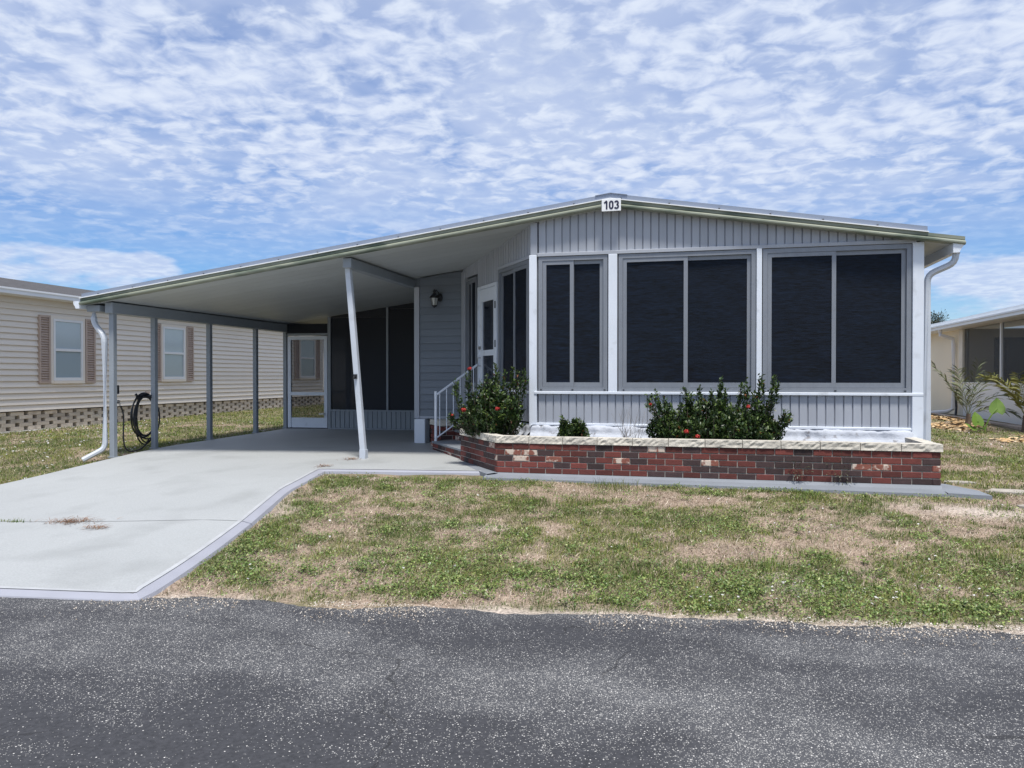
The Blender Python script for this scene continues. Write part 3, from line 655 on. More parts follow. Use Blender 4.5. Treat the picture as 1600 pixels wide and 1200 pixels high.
# chipped masonry foundation
def lumpy(name, fr, a0, a1, prof_, mat_, seed):
    n_ = int((a1 - a0) / 0.03); V = []; k = len(prof_)
    for i_ in range(n_ + 1):
        s_ = a0 + (a1 - a0) * i_ / n_
        for (o_, z_) in prof_:
            w_ = 0 if (o_, z_) in (prof_[0], prof_[-1]) else 1
            d_ = (grid_noise(np.array([s_ * 1.0]), np.array([z_ * 1.0 + o_]), 7, 4, seed)[0] - 0.5) * 0.13 * w_
            V.append(fr.p(s_, o_ + d_, z_ + d_ * 0.4))
    i = np.arange(len(V)).reshape(n_ + 1, k)
    F = np.stack([i[:-1, :-1].ravel(), i[1:, :-1].ravel(), i[1:, 1:].ravel(), i[:-1, 1:].ravel()], 1)
    return np_mesh(name, np.array(V), F, mat_, None, home)
pf = [(0.0, 0.845), (0.05, 0.838), (0.075, 0.825), (0.085, 0.80), (0.09, 0.77), (0.095, 0.74), (0.12, 0.72), (0.15, 0.69), (0.17, 0.64), (0.18, 0.4)]
lumpy('foundation', F_front, -0.06, LF - 0.12, pf, M_foundation, 41); lumpy('foundation', F_diag, -0.06, 1.3, pf, M_foundation, 42)
# rear screened porch -----------------------------------------------
FB = Frame((-8.87, 15.5), (1, 0)); sb = float(slab_z(-7, 15.5))
pw = link(bpy.data.objects.new('porch_screen_wall', None), home, Matrix.Translation((-6.8, 15.5, sb)))
def part(name, mat_, parent, fr, *boxes, bevel=0):
    mb = MB()
    for b in boxes: fr.box(mb, *b)
    return mb.obj(name, mat_, parent, bevel=bevel)
b0 = -8.87
def bb(x): return x - b0
ztb = lambda x: zu(x) - 0.01
part('post', M_post, pw, FB, (bb(-7.835), bb(-7.765), -0.03, 0.03, sb, ztb(-7.83)))
part('post', M_post, pw, FB, (bb(-6.46), bb(-6.415), -0.02, 0.025, 0.775, ztb(-6.46)))
part('sill', M_post, pw, FB, (bb(-7.763), bb(-4.82), -0.03, 0.045, 0.735, 0.772))
part('base_rail', M_post, pw, FB, (bb(-7.763), bb(-4.82), -0.03, 0.04, sb, sb + 0.03))
kw = board_wall('porch_knee_wall', FB, bb(-7.76), bb(-4.82), sb + 0.032, lambda a: 0.733, home, 0.11, M_post)
part('head_rail', M_post, pw, FB, (bb(-8.82), bb(-7.837), -0.025, 0.025, 2.40, 2.45))
part('insect_screen', M_mesh_dense, pw, FB, (bb(-7.763), bb(-6.462), -0.003, 0.003, 0.773, 2.78))
part('insect_screen', M_mesh_dense, pw, FB, (bb(-6.413), bb(-4.82), -0.003, 0.003, 0.773, 2.95))
part('insect_screen', M_mesh_dense, pw, FB, (bb(-8.82), bb(-7.837), -0.003, 0.003, 2.452, 2.66))
# wedge screens above the level ones follow the roof slope
mb = MB(); mb.add([(-7.763, 15.5, 2.782), (-6.462, 15.5, 2.782), (-6.462, 15.5, ztb(-6.46)), (-7.763, 15.5, ztb(-7.76))], [(0, 1, 2, 3)]); mb.obj('insect_screen', M_mesh_dense, pw)
mb = MB(); mb.add([(-6.413, 15.5, 2.952), (-4.82, 15.5, 2.952), (-4.82, 15.5, ztb(-4.82)), (-6.413, 15.5, ztb(-6.41))], [(0, 1, 2, 3)]); mb.obj('insect_screen', M_mesh_dense, pw)
sdn = link(bpy.data.objects.new('screen_door', None), home, Matrix.Translation((-8.3, 15.5, sb))); sdn['label'] = 'grey framed screen door at the back of the carport'
q0, q1 = bb(-8.80), bb(-7.845)
part('frame', M_white, sdn, FB, (q0, q0 + 0.075, -0.02, 0.035, sb + 0.02, 2.385), (q1 - 0.075, q1, -0.02, 0.035, sb + 0.02, 2.385), (q0 + 0.075, q1 - 0.075, -0.02, 0.035, 2.31, 2.385), (q0 + 0.075, q1 - 0.075, -0.02, 0.035, 1.08, 1.15))
part('kick_panel', M_white, sdn, FB, (q0 + 0.075, q1 - 0.075, -0.01, 0.02, sb + 0.02, 0.585))
part('insect_screen', M_mesh, sdn, FB, (q0 + 0.07, q1 - 0.07, -0.002, 0.002, 1.15, 2.31)); part('insect_screen', M_mesh, sdn, FB, (q0 + 0.07, q1 - 0.07, -0.002, 0.002, 0.585, 1.08))
part('handle', M_steel, sdn, FB, (q1 - 0.09, q1 - 0.06, 0.036, 0.08, 0.66, 0.70), (q1 - 0.17, q1 - 0.06, 0.08, 0.095, 0.66, 0.69))
# porch interior
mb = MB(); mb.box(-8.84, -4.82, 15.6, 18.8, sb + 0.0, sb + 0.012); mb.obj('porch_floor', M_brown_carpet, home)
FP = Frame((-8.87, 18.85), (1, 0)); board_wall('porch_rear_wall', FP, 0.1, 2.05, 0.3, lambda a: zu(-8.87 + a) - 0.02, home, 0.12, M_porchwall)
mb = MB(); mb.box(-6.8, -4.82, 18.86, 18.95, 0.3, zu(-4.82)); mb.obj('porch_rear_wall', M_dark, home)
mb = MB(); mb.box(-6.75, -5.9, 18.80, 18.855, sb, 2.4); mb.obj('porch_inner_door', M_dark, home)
FS = Frame((-8.9, 18.8), (0, -1))
mb = MB(); mb.box(-8.93, -8.89, 15.65, 18.75, sb - 0.02, sb + 0.10); mb.obj('porch_side_kerb', M_brown_carpet, home)
mb = MB(); mb.box(-8.96, -8.86, 18.72, 18.84, sb, zu(-8.9) - 0.17); mb.obj('post', M_post, home)

# house number sign
hn_ = thing('house_number_sign', 'white square plate with dark numerals 103 under the roof ridge', 'sign', (-1.06, YF0 - 0.06, 3.66))
mb = MB(); mb.box(-1.185, -0.935, YF0 - 0.068, YF0 - 0.052, 3.655, 3.815); mb.obj('plate', M_lip, hn_, bevel=0.003)
def digit(pts, x0):       # a stroked digit: flat ribbon along a centre line, 2 mm thick
    mb = MB(); hw = 0.0105; P = [Vector((p[0], 0, p[1])) for p in pts]; Lp, Rp = [], []
    for k, p in enumerate(P):
        t = (P[min(k + 1, len(P) - 1)] - P[max(k - 1, 0)]).normalized(); nn = Vector((-t.z, 0, t.x)) * hw
        Lp.append(p + nn); Rp.append(p - nn)
    m_ = len(P); V = Lp + Rp; V2 = [v + Vector((0, 0.002, 0)) for v in V]
    mb.add(V + V2, [(k, k + 1, m_ + k + 1, m_ + k) for k in range(m_ - 1)] + [(2 * m_ + k, 3 * m_ + k, 3 * m_ + k + 1, 2 * m_ + k + 1) for k in range(m_ - 1)] + [(k, 2 * m_ + k, 2 * m_ + k + 1, k + 1) for k in range(m_ - 1)])
    mb.obj('numeral', M_black_text, hn_, Matrix.Translation((x0, YF0 - 0.0715, 3.735)))
arc = lambda cx, cz, rx_, rz_, a0, a1, n_=12: [(cx + rx_ * math.cos(R(a0 + (a1 - a0) * k / n_)), cz + rz_ * math.sin(R(a0 + (a1 - a0) * k / n_))) for k in range(n_ + 1)]
digit([(-0.026, 0.026), (-0.008, 0.040), (0.004, 0.052), (0.006, 0.045), (0.006, -0.055)], -1.125)
digit(arc(0, 0.018, 0.020, 0.028, 0, 180) + arc(0, -0.018, 0.020, 0.028, 180, 360) + [(0.020, 0.018)], -1.060)
digit(arc(0, 0.023, 0.021, 0.022, 160, -70) + arc(0, -0.023, 0.023, 0.024, 70, -160), -0.992)

# coach lamp
lm = thing('wall_lantern', 'black coach lantern on the grey lap siding under the carport', 'lamp', (-4.37, 12.80, 2.8))
lx, ly, lz = -4.40, 12.69, 2.73
mb = MB(); mb.lathe([(0.001, 0), (0.045, 0.005), (0.05, 0.01), (0.03, 0.03), (0.001, 0.035)], (0, 0, 0), 12)
mb.obj('back_plate', M_black_metal, lm, Matrix.Translation((lx + 0.06, 12.822, 2.88)) @ Matrix.Rotation(R(90), 4, 'X') @ Matrix.Scale(1.5, 4, (0, 1, 0)))
mb = MB(); mb.tube([(lx + 0.06, 12.80, 2.88), (lx + 0.06, 12.74, 2.96), (lx + 0.03, ly, 3.0), (lx, ly, 2.985), (lx, ly, 2.95)], 0.010, 8); mb.obj('arm', M_black_metal, lm)
mb = MB(); mb.lathe([(0.085, 0), (0.088, 0.012), (0.05, 0.06), (0.022, 0.085), (0.02, 0.10), (0.03, 0.115), (0.012, 0.14), (0.004, 0.16)], (lx, ly, lz + 0.13), 12); mb.obj('lamp_cap', M_black_metal, lm, smooth=True)
mb = MB(); mb.lathe([(0.042, 0), (0.064, 0.128)], (lx, ly, lz), 10); mb.obj('lamp_glass', M_lampglass, lm)
mb = MB(); mb.lathe([(0.006, -0.04), (0.03, -0.02), (0.048, -0.006), (0.048, 0.004)], (lx, ly, lz), 12)
for k in range(6):
    a = k * math.pi / 3; mb.tube([(lx + 0.045 * math.cos(a), ly + 0.045 * math.sin(a), lz), (lx + 0.067 * math.cos(a), ly + 0.067 * math.sin(a), lz + 0.13)], 0.005, 5)
mb.obj('lamp_cage', M_black_metal, lm)

# ------------------------------------------------------------------ brick work
bm = bmesh.new(); bmesh.ops.create_cube(bm, size=1.0); bmesh.ops.scale(bm, vec=(0.195, 0.09, 0.064), verts=bm.verts); bmesh.ops.bevel(bm, geom=list(bm.edges), offset=0.005, segments=1, affect='EDGES')
def brick_mesh(mat_):
    me = bpy.data.meshes.new('brick'); bm.to_mesh(me); me.materials.append(mat_); return me
BR, BD, BW = brick_mesh(M_brick_red), brick_mesh(M_brick_dark), brick_mesh(M_brick_white)
def bricks(parent, fr, a0, a1, o, z0, courses, offset=0.0):
    for c in range(courses):
        a = a0 - (0.1025 if c % 2 else 0) + offset
        while a < a1 - 0.03:
            s0, s1 = max(a, a0), min(a + 0.205, a1)
            if s1 - s0 > 0.04:
                q = random.random(); me = BR if q < 0.61 else (BD if q < 0.92 else BW)
                sx = (s1 - s0 - 0.009) / 0.195
                M = fr.M((s0 + s1) / 2, o - 0.045 + random.uniform(-0.003, 0.003), z0 + 0.0365 + c * 0.0735) @ Matrix.Rotation(random.uniform(-0.008, 0.008), 4, 'Z') @ Matrix.Diagonal((sx, 1, 1, 1))
                inst('brick', me, parent, M)
            a += 0.205
def stone_mesh(l_, w_, h_, seed):
    b_ = bmesh.new(); bmesh.ops.create_grid(b_, x_segments=10, y_segments=1, size=0.5)
    b_.free(); r_ = random.Random(seed); mb = MB(); n_ = 12
    # front face is split rock: rows of uneven points
    rowsz = (0, h_ * 0.35, h_ * 0.7, h_); V = []
    for zi, z_ in enumerate(rowsz):
        for k in range(n_ + 1):
            x = -l_ / 2 + l_ * k / n_; d_ = r_.uniform(0, 0.016) if 0 < k < n_ else 0.008
            V.append((x, -w_ / 2 + (d_ if zi in (1, 2) else d_ * 0.5 + (0.006 if zi == 3 else 0)), z_ + (r_.uniform(-0.004, 0.003) if zi == 3 else 0)))
    for z_ in (h_, 0):
        for k in range(n_ + 1): V.append((-l_ / 2 + l_ * k / n_, w_ / 2, z_))
    m_ = n_ + 1; fs = []
    for r0 in range(5):
        for k in range(n_): fs.append((r0 * m_ + k, r0 * m_ + k + 1, (r0 + 1) * m_ + k + 1, (r0 + 1) * m_ + k))
    fs.append(tuple(r0 * m_ for r0 in range(6))); fs.append(tuple(r0 * m_ + n_ for r0 in range(5, -1, -1)))
    mb.add(V, fs); me = mb.mesh('capstone'); me.materials.append(M_cap); return me
PZ = 0.305; PC = (-2.385, 9.22); PRX = 2.62
Fp = Frame(PC, (1, 0)); Fpd = Frame(PC, (-F_diag.u[0], -F_diag.u[1])); LPF = PRX - PC[0]; LPD = 1.46
Fpd = Frame((PC[0] + F_diag.u[0] * LPD, PC[1] + F_diag.u[1] * LPD), (-F_diag.u[0], -F_diag.u[1]))
Fpr = Frame((PRX, PC[1]), (0, 1))
planter = thing('brick_planter', 'low red brick planter with rough stone caps along the front of the home', 'planter', (0.1, 9.3, PZ))
mb = MB(); Fp.box(mb, 0.01, LPF - 0.01, -0.10, -0.010, PZ - 0.08, PZ + 0.37); Fpd.box(mb, 0.01, LPD - 0.01, -0.10, -0.010, PZ - 0.08, PZ + 0.37); Fpr.box(mb, 0.11, 1.0, -0.10, -0.010, PZ - 0.08, PZ + 0.37); mb.obj('mortar', M_mortar, planter)
mb = MB(); Fpd.p(0, 0, 0); e0 = Fpd.p(0.01, -0.10, 0); 
FpE = Frame(Fpd.p(0, -0.7, 0)[:2], (Fpd.n[0], Fpd.n[1]))
bricks(planter, Fp, 0.0, LPF, 0.0, PZ, 5); bricks(planter, Fpd, 0.0, LPD, 0.0, PZ, 5, -0.06); bricks(planter, Fpr, 0.0, 1.0, 0.0, PZ, 5)
mb = MB(); FpE.box(mb, 0.0, 0.62, -0.09, -0.0, PZ - 0.05, PZ + 0.37); mb.obj('end_wall', M_mortar, planter)
def caps(fr, L_, n_, parent, z, ov=0.018, w_=0.155, start=0.0):
    p = (L_ - start) / n_
    for k in range(n_):
        l_ = p - 0.007; me = stone_mesh(l_, w_, 0.082, random.randint(0, 9999))
        inst('capstone', me, parent, fr.M(start + (k + 0.5) * p, ov - w_ / 2, z + random.uniform(-0.002, 0.004)) @ Matrix.Rotation(random.uniform(-0.004, 0.004), 4, 'Z'))
ZC = PZ + 0.371
caps(Fp, LPF + 0.02, 12, planter, ZC, start=-0.01); caps(Fpd, LPD - 0.012, 4, planter, ZC); caps(Fpr, 1.0, 2, planter, ZC, start=0.15)
mb = MB(); V = [Fpd.p(0.0, -0.11, 0.645), Fpd.p(LPD, -0.11, 0.645), Fp.p(0, -0.11, 0.645), Fp.p(LPF - 0.1, -0.11, 0.645), (PRX - 0.1, 10.22, 0.645), F_front.p(0, 0.05, 0.645), F_diag.p(0.8, 0.02, 0.645)]
mb.add([V[0], V[2], V[3], V[4], V[5], V[6]], [tuple(range(6))]); mb.obj('soil', M_soil, planter)
# painted footing in front of the planter
mb = MB(); xs2 = np.linspace(-2.50, 2.62, 24)
def foot_pt(x, dy, z): return (x, 9.22 - dy, z)
for a, b in zip(xs2[:-1], xs2[1:]):
    pa = [(0.0, PZ + 0.004), (0.02, PZ - 0.002), (0.05, gz(a, 9.15) + 0.045), (0.235, gz(a, 8.98) + 0.03), (0.245, gz(a, 8.97) - 0.06)]
    mb.add([foot_pt(a, *q_) for q_ in pa] + [foot_pt(b, *q_) for q_ in pa], [(i, 5 + i, 6 + i, 1 + i) for i in range(4)])
o = mb.obj('planter_footing', M_footing); tag(o, 'grey painted concrete strip at the foot of the brick planter', None, None, 'structure')
mb = MB(); zr = gz(2.9, 9.2)
mb.add([(2.62, 8.985, zr + 0.035), (3.02, 8.92, zr + 0.03), (3.0, 9.25, zr + 0.035), (2.80, 9.7, zr + 0.04), (2.62, 9.7, zr + 0.05), (3.02, 8.915, zr - 0.05), (2.62, 8.975, zr - 0.05), (3.01, 9.25, zr - 0.05), (2.81, 9.7, zr - 0.05)], [(0, 1, 2, 3, 4), (0, 6, 5, 1), (1, 5, 7, 2), (2, 7, 8, 3)])
o = mb.obj('corner_pad', M_footing); tag(o, 'small grey concrete pad at the right end of the planter', None, None, 'structure')
# diag side footing of planter
mb = MB(); pa = [(0.0, PZ + 0.004), (0.02, PZ), (0.04, 0.31), (0.14, 0.30), (0.145, 0.20)]
for k in range(8):
    a, b = -0.02 + k * 0.19, -0.02 + (k + 1) * 0.19
    mb.add([Fpd.p(a, q_[0], q_[1]) for q_ in pa] + [Fpd.p(b, q_[0], q_[1]) for q_ in pa], [(i, 5 + i, 6 + i, 1 + i) for i in range(4)])
o = mb.obj('planter_footing', M_footing); tag(o, 'grey painted strip at the foot of the slanted planter side', None, None, 'structure')

# entry steps
st = thing('entry_steps', 'brick entry steps with grey treads beside the handrail', 'steps', F_diag.p(1.7, 0.4, 0.3))
def rF(o, u=(-1, 1)): return Frame(F_diag.p(0, o, 0)[:2], F_diag.u)
Fs = Frame(F_diag.p(2.38, 0.0, 0)[:2], (-F_diag.u[0], -F_diag.u[1])); Fs.n = F_diag.n
class FD(Frame): pass
for (o1, zt_) in ((0.80, 0.46), (0.42, 0.63)):
    mb = MB(); Fs.box(mb, 0.01, 1.50, 0.0, o1 - 0.02, 0.25, zt_ - 0.035); mb.obj('step_core', M_mortar, st)
    mb = MB(); Fs.box(mb, 0.0, 1.52, 0.0, o1, zt_ - 0.034, zt_); mb.obj('tread', M_footing, st, bevel=0.006)
bricks(st, Fs, 0.0, 1.5, 0.785, 0.28, 2); bricks(st, Fs, 0.0, 1.5, 0.405, 0.462, 2)
mb = MB(); Fs.box(mb, 0.0, 1.52, 0.0, 0.16, 0.632, 0.80); mb.obj('door_sill', M_footing, st)
ck = thing('brick_cheek_wall', 'short brick cheek wall with stone cap left of the entry steps', 'wall', F_diag.p(2.7, 0.3, 0.3))
Fc = Frame(F_diag.p(3.02, 0.0, 0)[:2], (-F_diag.u[0], -F_diag.u[1])); Fc.n = F_diag.n
mb = MB(); Fc.box(mb, 0.01, 0.59, 0.0, 0.61, 0.27, 0.69); mb.obj('mortar', M_mortar, ck)
bricks(ck, Fc, 0.0, 0.60, 0.64, 0.315, 5)
Fc2 = Frame(Fc.p(0.60, 0.64, 0)[:2], (-F_diag.n[0], -F_diag.n[1])); bricks(ck, Fc2, 0.0, 0.62, 0.0, 0.315, 5)
caps(Fc, 0.62, 2, ck, 0.69, ov=0.66, w_=0.30)
# hand rail
hr = thing('handrail', 'white metal handrail with thin balusters beside the entry steps', 'railing', F_diag.p(2.28, 0.75, 0.33))
ra = 2.28
def rp(k, z): return F_diag.p(ra, k, z)
mb = MB(); mb.tube([rp(0.76, 0.33), rp(0.76, 1.26)], 0.022, 8); mb.obj('newel_post', M_white, hr)
mb = MB(); mb.tube([rp(0.74, 1.21), rp(0.04, 1.70)], 0.018, 8); mb.obj('top_rail', M_white, hr)
mb = MB(); mb.tube([rp(0.74, 0.52), rp(0.05, 0.99)], 0.012, 6); mb.obj('bottom_rail', M_white, hr)
for k in range(6):
    t = (k + 0.4) / 6; kk = 0.74 - 0.69 * t
    mb = MB(); mb.tube([rp(kk, 0.525 + 0.465 * t), rp(kk, 1.205 + 0.485 * t)], 0.008, 6); mb.obj('baluster', M_white, hr)

# ------------------------------------------------------------------ hose, tap, outlet
hs = thing('garden_hose', 'black garden hose coiled on a carport post with a loop to the tap', 'hose', (-8.99, 11.2, 0.3))
for k in range(7):
    mb = MB(); cy, cz = 11.17 + random.uniform(-0.03, 0.03), 0.80 + random.uniform(-0.05, 0.03); ry, rz_ = random.uniform(0.20, 0.34), random.uniform(0.33, 0.42)
    pts = []; ph = random.uniform(0, 6)
    for i in range(33):
        a = 2 * math.pi * i / 32; pts.append((-8.985 - 0.012 * k + 0.015 * math.sin(a + ph), cy + ry * math.cos(a), cz + rz_ * math.sin(a) + (0.40 - rz_)))
    mb.tube(pts, 0.0125, 7, cap=False); mb.obj('hose_loop', M_black_rubber, hs, smooth=True)
tp = (-8.93, 10.46, 1.08)
def bez(p, n_=24):
    p = [Vector(q) for q in p]; out = []
    for i in range(n_ + 1):
        t = i / n_; w = [(1 - t) ** 3, 3 * t * (1 - t) ** 2, 3 * t * t * (1 - t), t ** 3]; out.append(sum((p[k] * w[k] for k in range(4)), Vector()))
    return out
zs_ = float(slab_z(-8.95, 10.7))
mb = MB(); mb.tube(bez([(tp[0], tp[1] + 0.03, tp[2] - 0.05), (tp[0], 10.70, 0.85), (tp[0] - 0.02, 10.40, zs_ + 0.02), (-8.93, 10.78, zs_ + 0.025)])
                   + bez([(-8.93, 10.78, zs_ + 0.025), (-8.93, 10.95, zs_ + 0.03), (-8.96, 11.1, zs_ + 0.06), (-8.99, 11.22, 0.44)])[1:], 0.0125, 7); mb.obj('hose_tail', M_black_rubber, hs, smooth=True)
mb = MB(); mb.tube([(-8.93, 11.22, 1.16), (-9.09, 11.20, 1.16)], 0.03, 8); mb.obj('hose_hanger', M_black_metal, hs)
mb = MB(); mb.tube([(-9.04, 10.98, 1.21), (-9.02, 11.03, 1.10)], 0.02, 8); mb.obj('hose_end', M_black_metal, hs)
tpo = thing('hose_tap', 'small hose tap on the front carport post', 'tap', tp)
mb = MB(); mb.tube([(-8.91, 10.36, tp[2]), (-8.93, 10.47, tp[2]), (-8.93, 10.49, tp[2] - 0.05)], 0.014, 8); mb.obj('spout', M_steel, tpo)
mb = MB(); mb.lathe([(0.032, 0), (0.034, 0.012), (0.01, 0.02)], (-8.93, 10.45, tp[2] + 0.02), 10); mb.obj('tap_handle', M_black_metal, tpo)
ob = MB(); ob.box(-8.95, -8.87, 10.363, 10.41, 1.22, 1.36); o = ob.obj('outlet_box', M_black_metal, None, bevel=0.006); tag(o, 'small black outlet box on the front carport post', 'outlet')

# ------------------------------------------------------------------ left neighbour house
NX0 = -14.5
nb = thing('beige_house', 'beige lap sided house with shutters beyond the carport', 'house', (-18, 20, 0.3))
NY0, NY1 = 11.0, 28.25
FN = Frame((NX0, NY0), (0, 1))        # s runs with +Y, outwards is +X
w = MB(); FN.box(w, 0, NY1 - NY0, -0.2, -0.03, 0.735, 3.32); nw = w.obj('side_wall', M_beige, nb)
mb = MB(); mb.hexa([(-21.8, NY1 - 0.15, 0.28), (NX0 - 0.2, NY1 - 0.15, 0.28), (NX0 - 0.2, NY1, 0.28), (-21.8, NY1, 0.28), (-21.8, NY1 - 0.15, 3.3), (NX0 - 0.2, NY1 - 0.15, 3.3), (NX0 - 0.2, NY1, 3.3), (-21.8, NY1, 3.3)]); mb.obj('end_wall', M_beige, nb)
mb = MB(); mb.box(-21.8, NX0 - 0.2, NY0, NY0 + 0.15, 0.28, 3.3); mb.obj('end_wall', M_beige, nb)
z = 0.735; h = 0.132
mb = MB(); LN = NY1 - NY0
mb.add([(0, 0, 0), (LN, 0, 0), (LN, -0.046, 0), (0, -0.046, 0), (0, -0.006, h), (LN, -0.008, h), (0, 0, h), (LN, 0, h)], [(0, 1, 2, 3), (3, 2, 5, 4), (4, 5, 7, 6), (0, 3, 4, 6), (1, 7, 5, 2)])
me_lap = mb.mesh('lap'); me_lap.materials.append(M_beige)
k = 0
while z < 3.25:
    inst('lap_board', me_lap, nw, FN.M(0, -0.028, z)); z += h
# pierced block skirting
mb = MB(); FN.box(mb, 0, LN, -0.30, -0.165, 0.2, 0.73); mb.obj('skirting_back', mat('skirting_back', (0.24, 0.20, 0.165), 0.9), nb)
bm2 = bmesh.new(); bmesh.ops.create_cube(bm2, size=1.0); bmesh.ops.scale(bm2, vec=(0.345, 0.12, 0.080), verts=bm2.verts); bmesh.ops.bevel(bm2, geom=list(bm2.edges), offset=0.006, segments=1, affect='EDGES')
me_bl = bpy.data.meshes.new('block'); bm2.to_mesh(me_bl); me_bl.materials.append(M_block)
for c in range(5):
    a = 0.2 + (0.23 if c % 2 else 0)
    while a < LN:
        inst('block', me_bl, nb, FN.M(a, -0.09, 0.345 + c * 0.0815))
        a += 0.46
mb = MB(); FN.box(mb, 0, LN, -0.1, 0.06, 0.22, 0.30); mb.obj('footing', mat('pale_footing', (0.62, 0.60, 0.55), 0.8), nb)
# windows with shutters
def n_window(y0, y1, z0, z1, lab):
    a0, a1 = y0 - NY0, y1 - NY0
    wd = link(bpy.data.objects.new('window', None), nb, Matrix.Translation((NX0, (y0 + y1) / 2, z0))); wd['label'] = lab
    part('outer_trim', M_beige, wd, FN, (a0 - 0.07, a0, -0.02, 0.038, z0 - 0.07, z1 + 0.07), (a1, a1 + 0.07, -0.02, 0.038, z0 - 0.07, z1 + 0.07), (a0, a1, -0.02, 0.038, z1, z1 + 0.07), (a0, a1, -0.02, 0.06, z0 - 0.07, z0))
    f_ = 0.055
    part('frame', M_nwhite, wd, FN, (a0 + .002, a0 + f_, -0.02, 0.045, z0 + .002, z1 - .002), (a1 - f_, a1 - .002, -0.02, 0.045, z0 + .002, z1 - .002), (a0 + f_, a1 - f_, -0.02, 0.045, z1 - f_, z1 - .002), (a0 + f_, a1 - f_, -0.02, 0.045, z0 + .002, z0 + f_ * 1.3), (a0 + f_, a1 - f_, -0.02, 0.05, (z0 + z1) / 2 - 0.03, (z0 + z1) / 2 + 0.03))
    zm = (z0 + z1) / 2
    part('pane', M_pane, wd, FN, (a0 + f_, a1 - f_, 0.016, 0.022, zm + 0.03, z1 - f_)); part('pane', M_pane2, wd, FN, (a0 + f_, a1 - f_, 0.012, 0.018, z0 + f_ * 1.3, zm - 0.03))
    for sgn in (-1, 1):
        c0, c1 = (a0 - 0.40, a0 - 0.085) if sgn < 0 else (a1 + 0.085, a1 + 0.40)
        sh = part('shutter', M_shutter, wd, FN, (c0, c0 + 0.045, -0.02, 0.05, z0 - 0.06, z1 + 0.06), (c1 - 0.045, c1, -0.02, 0.05, z0 - 0.06, z1 + 0.06), (c0 + 0.045, c1 - 0.045, -0.02, 0.05, z1 + 0.01, z1 + 0.06), (c0 + 0.045, c1 - 0.045, -0.02, 0.05, z0 - 0.06, z0 - 0.01), (c0 + 0.045, c1 - 0.045, -0.02, 0.010, z0 - 0.01, z1 + 0.01))
        q = MB(); nS = 26; pz = (z1 - z0 + 0.02) / nS
        for i_ in range(nS):
            zz_ = z0 - 0.01 + i_ * pz; d0_, d1_ = c0 + 0.046, c1 - 0.046
            q.add([FN.p(d0_, 0.048, zz_ + 0.012), FN.p(d1_, 0.048, zz_ + 0.012), FN.p(d1_, 0.012, zz_ + pz * 0.95), FN.p(d0_, 0.012, zz_ + pz * 0.95), FN.p(d0_, 0.012, zz_), FN.p(d1_, 0.012, zz_)], [(0, 1, 2, 3), (4, 5, 1, 0)])
        q = q.obj('louvers', M_shutter, wd); q['kind'] = 'stuff'
n_window(14.88, 15.76, 1.40, 2.84, 'white double hung window nearest the street')
n_window(18.66, 19.60, 1.42, 2.90, 'white double hung window seen between the carport posts')
n_window(26.35, 27.50, 1.45, 2.95, 'white double hung window seen through the screen door')
# roof, gutter
mb = MB(); ez, rz2, rxx = 3.40, 4.15, -18.1
mb.hexa([(NX0 + 0.32, NY0 - 0.3, ez - 0.06), (NX0 + 0.32, NY1 + 0.3, ez - 0.06), (rxx, NY1 + 0.3, rz2 - 0.06), (rxx, NY0 - 0.3, rz2 - 0.06), (NX0 + 0.32, NY0 - 0.3, ez), (NX0 + 0.32, NY1 + 0.3, ez), (rxx, NY1 + 0.3, rz2), (rxx, NY0 - 0.3, rz2)])
mb.hexa([(rxx, NY0 - 0.3, rz2 - 0.06), (rxx, NY1 + 0.3, rz2 - 0.06), (-22.1, NY1 + 0.3, ez - 0.06), (-22.1, NY0 - 0.3, ez - 0.06), (rxx, NY0 - 0.3, rz2), (rxx, NY1 + 0.3, rz2), (-22.1, NY1 + 0.3, ez), (-22.1, NY0 - 0.3, ez)])
mb.obj('shingle_roof', M_shingle, nb)
mb = MB(); mb.box(NX0 - 0.03, NX0 + 0.30, NY0 - 0.2, NY1 + 0.2, 3.255, 3.268); mb.obj('soffit', M_nwhite, nb)
mb = MB(); mb.box(NX0 + 0.302, NX0 + 0.40, NY0 - 0.3, NY1 + 0.3, 3.26, 3.37); mb.box(NX0 + 0.39, NX0 + 0.425, NY0 - 0.3, NY1 + 0.3, 3.345, 3.385); mb.obj('gutter', M_nwhite, nb)
mb = MB(); mb.box(-14.52, -14.46, 17.98, 18.10, 1.02, 1.09); mb.obj('vent_cover', M_shutter, nb)

# white building far behind, glimpsed through the porch screens
fb = thing('white_shed', 'white walled building far behind the porch screens', 'building', (-15, 34, 0.4))
mb = MB(); mb.box(-19.5, -14.9, 33.0, 38, 0.85, 3.4); mb.obj('wall', M_nwhite, fb); mb = MB(); mb.box(-19.4, -15.0, 33.05, 38, 0.2, 0.849); mb.obj('skirting', M_block, fb)
mb = MB(); mb.box(-19.8, -14.6, 32.7, 38.3, 3.401, 3.6); mb.obj('roof', M_shingle, fb)
mb = MB(); mb.tube([(-15.6, 32.9, 3.3), (-15.6, 32.9, 3.0), (-15.1, 32.9, 2.7), (-15.1, 32.9, 0.4)], 0.08, 8); mb.obj('downspout', M_post, fb)

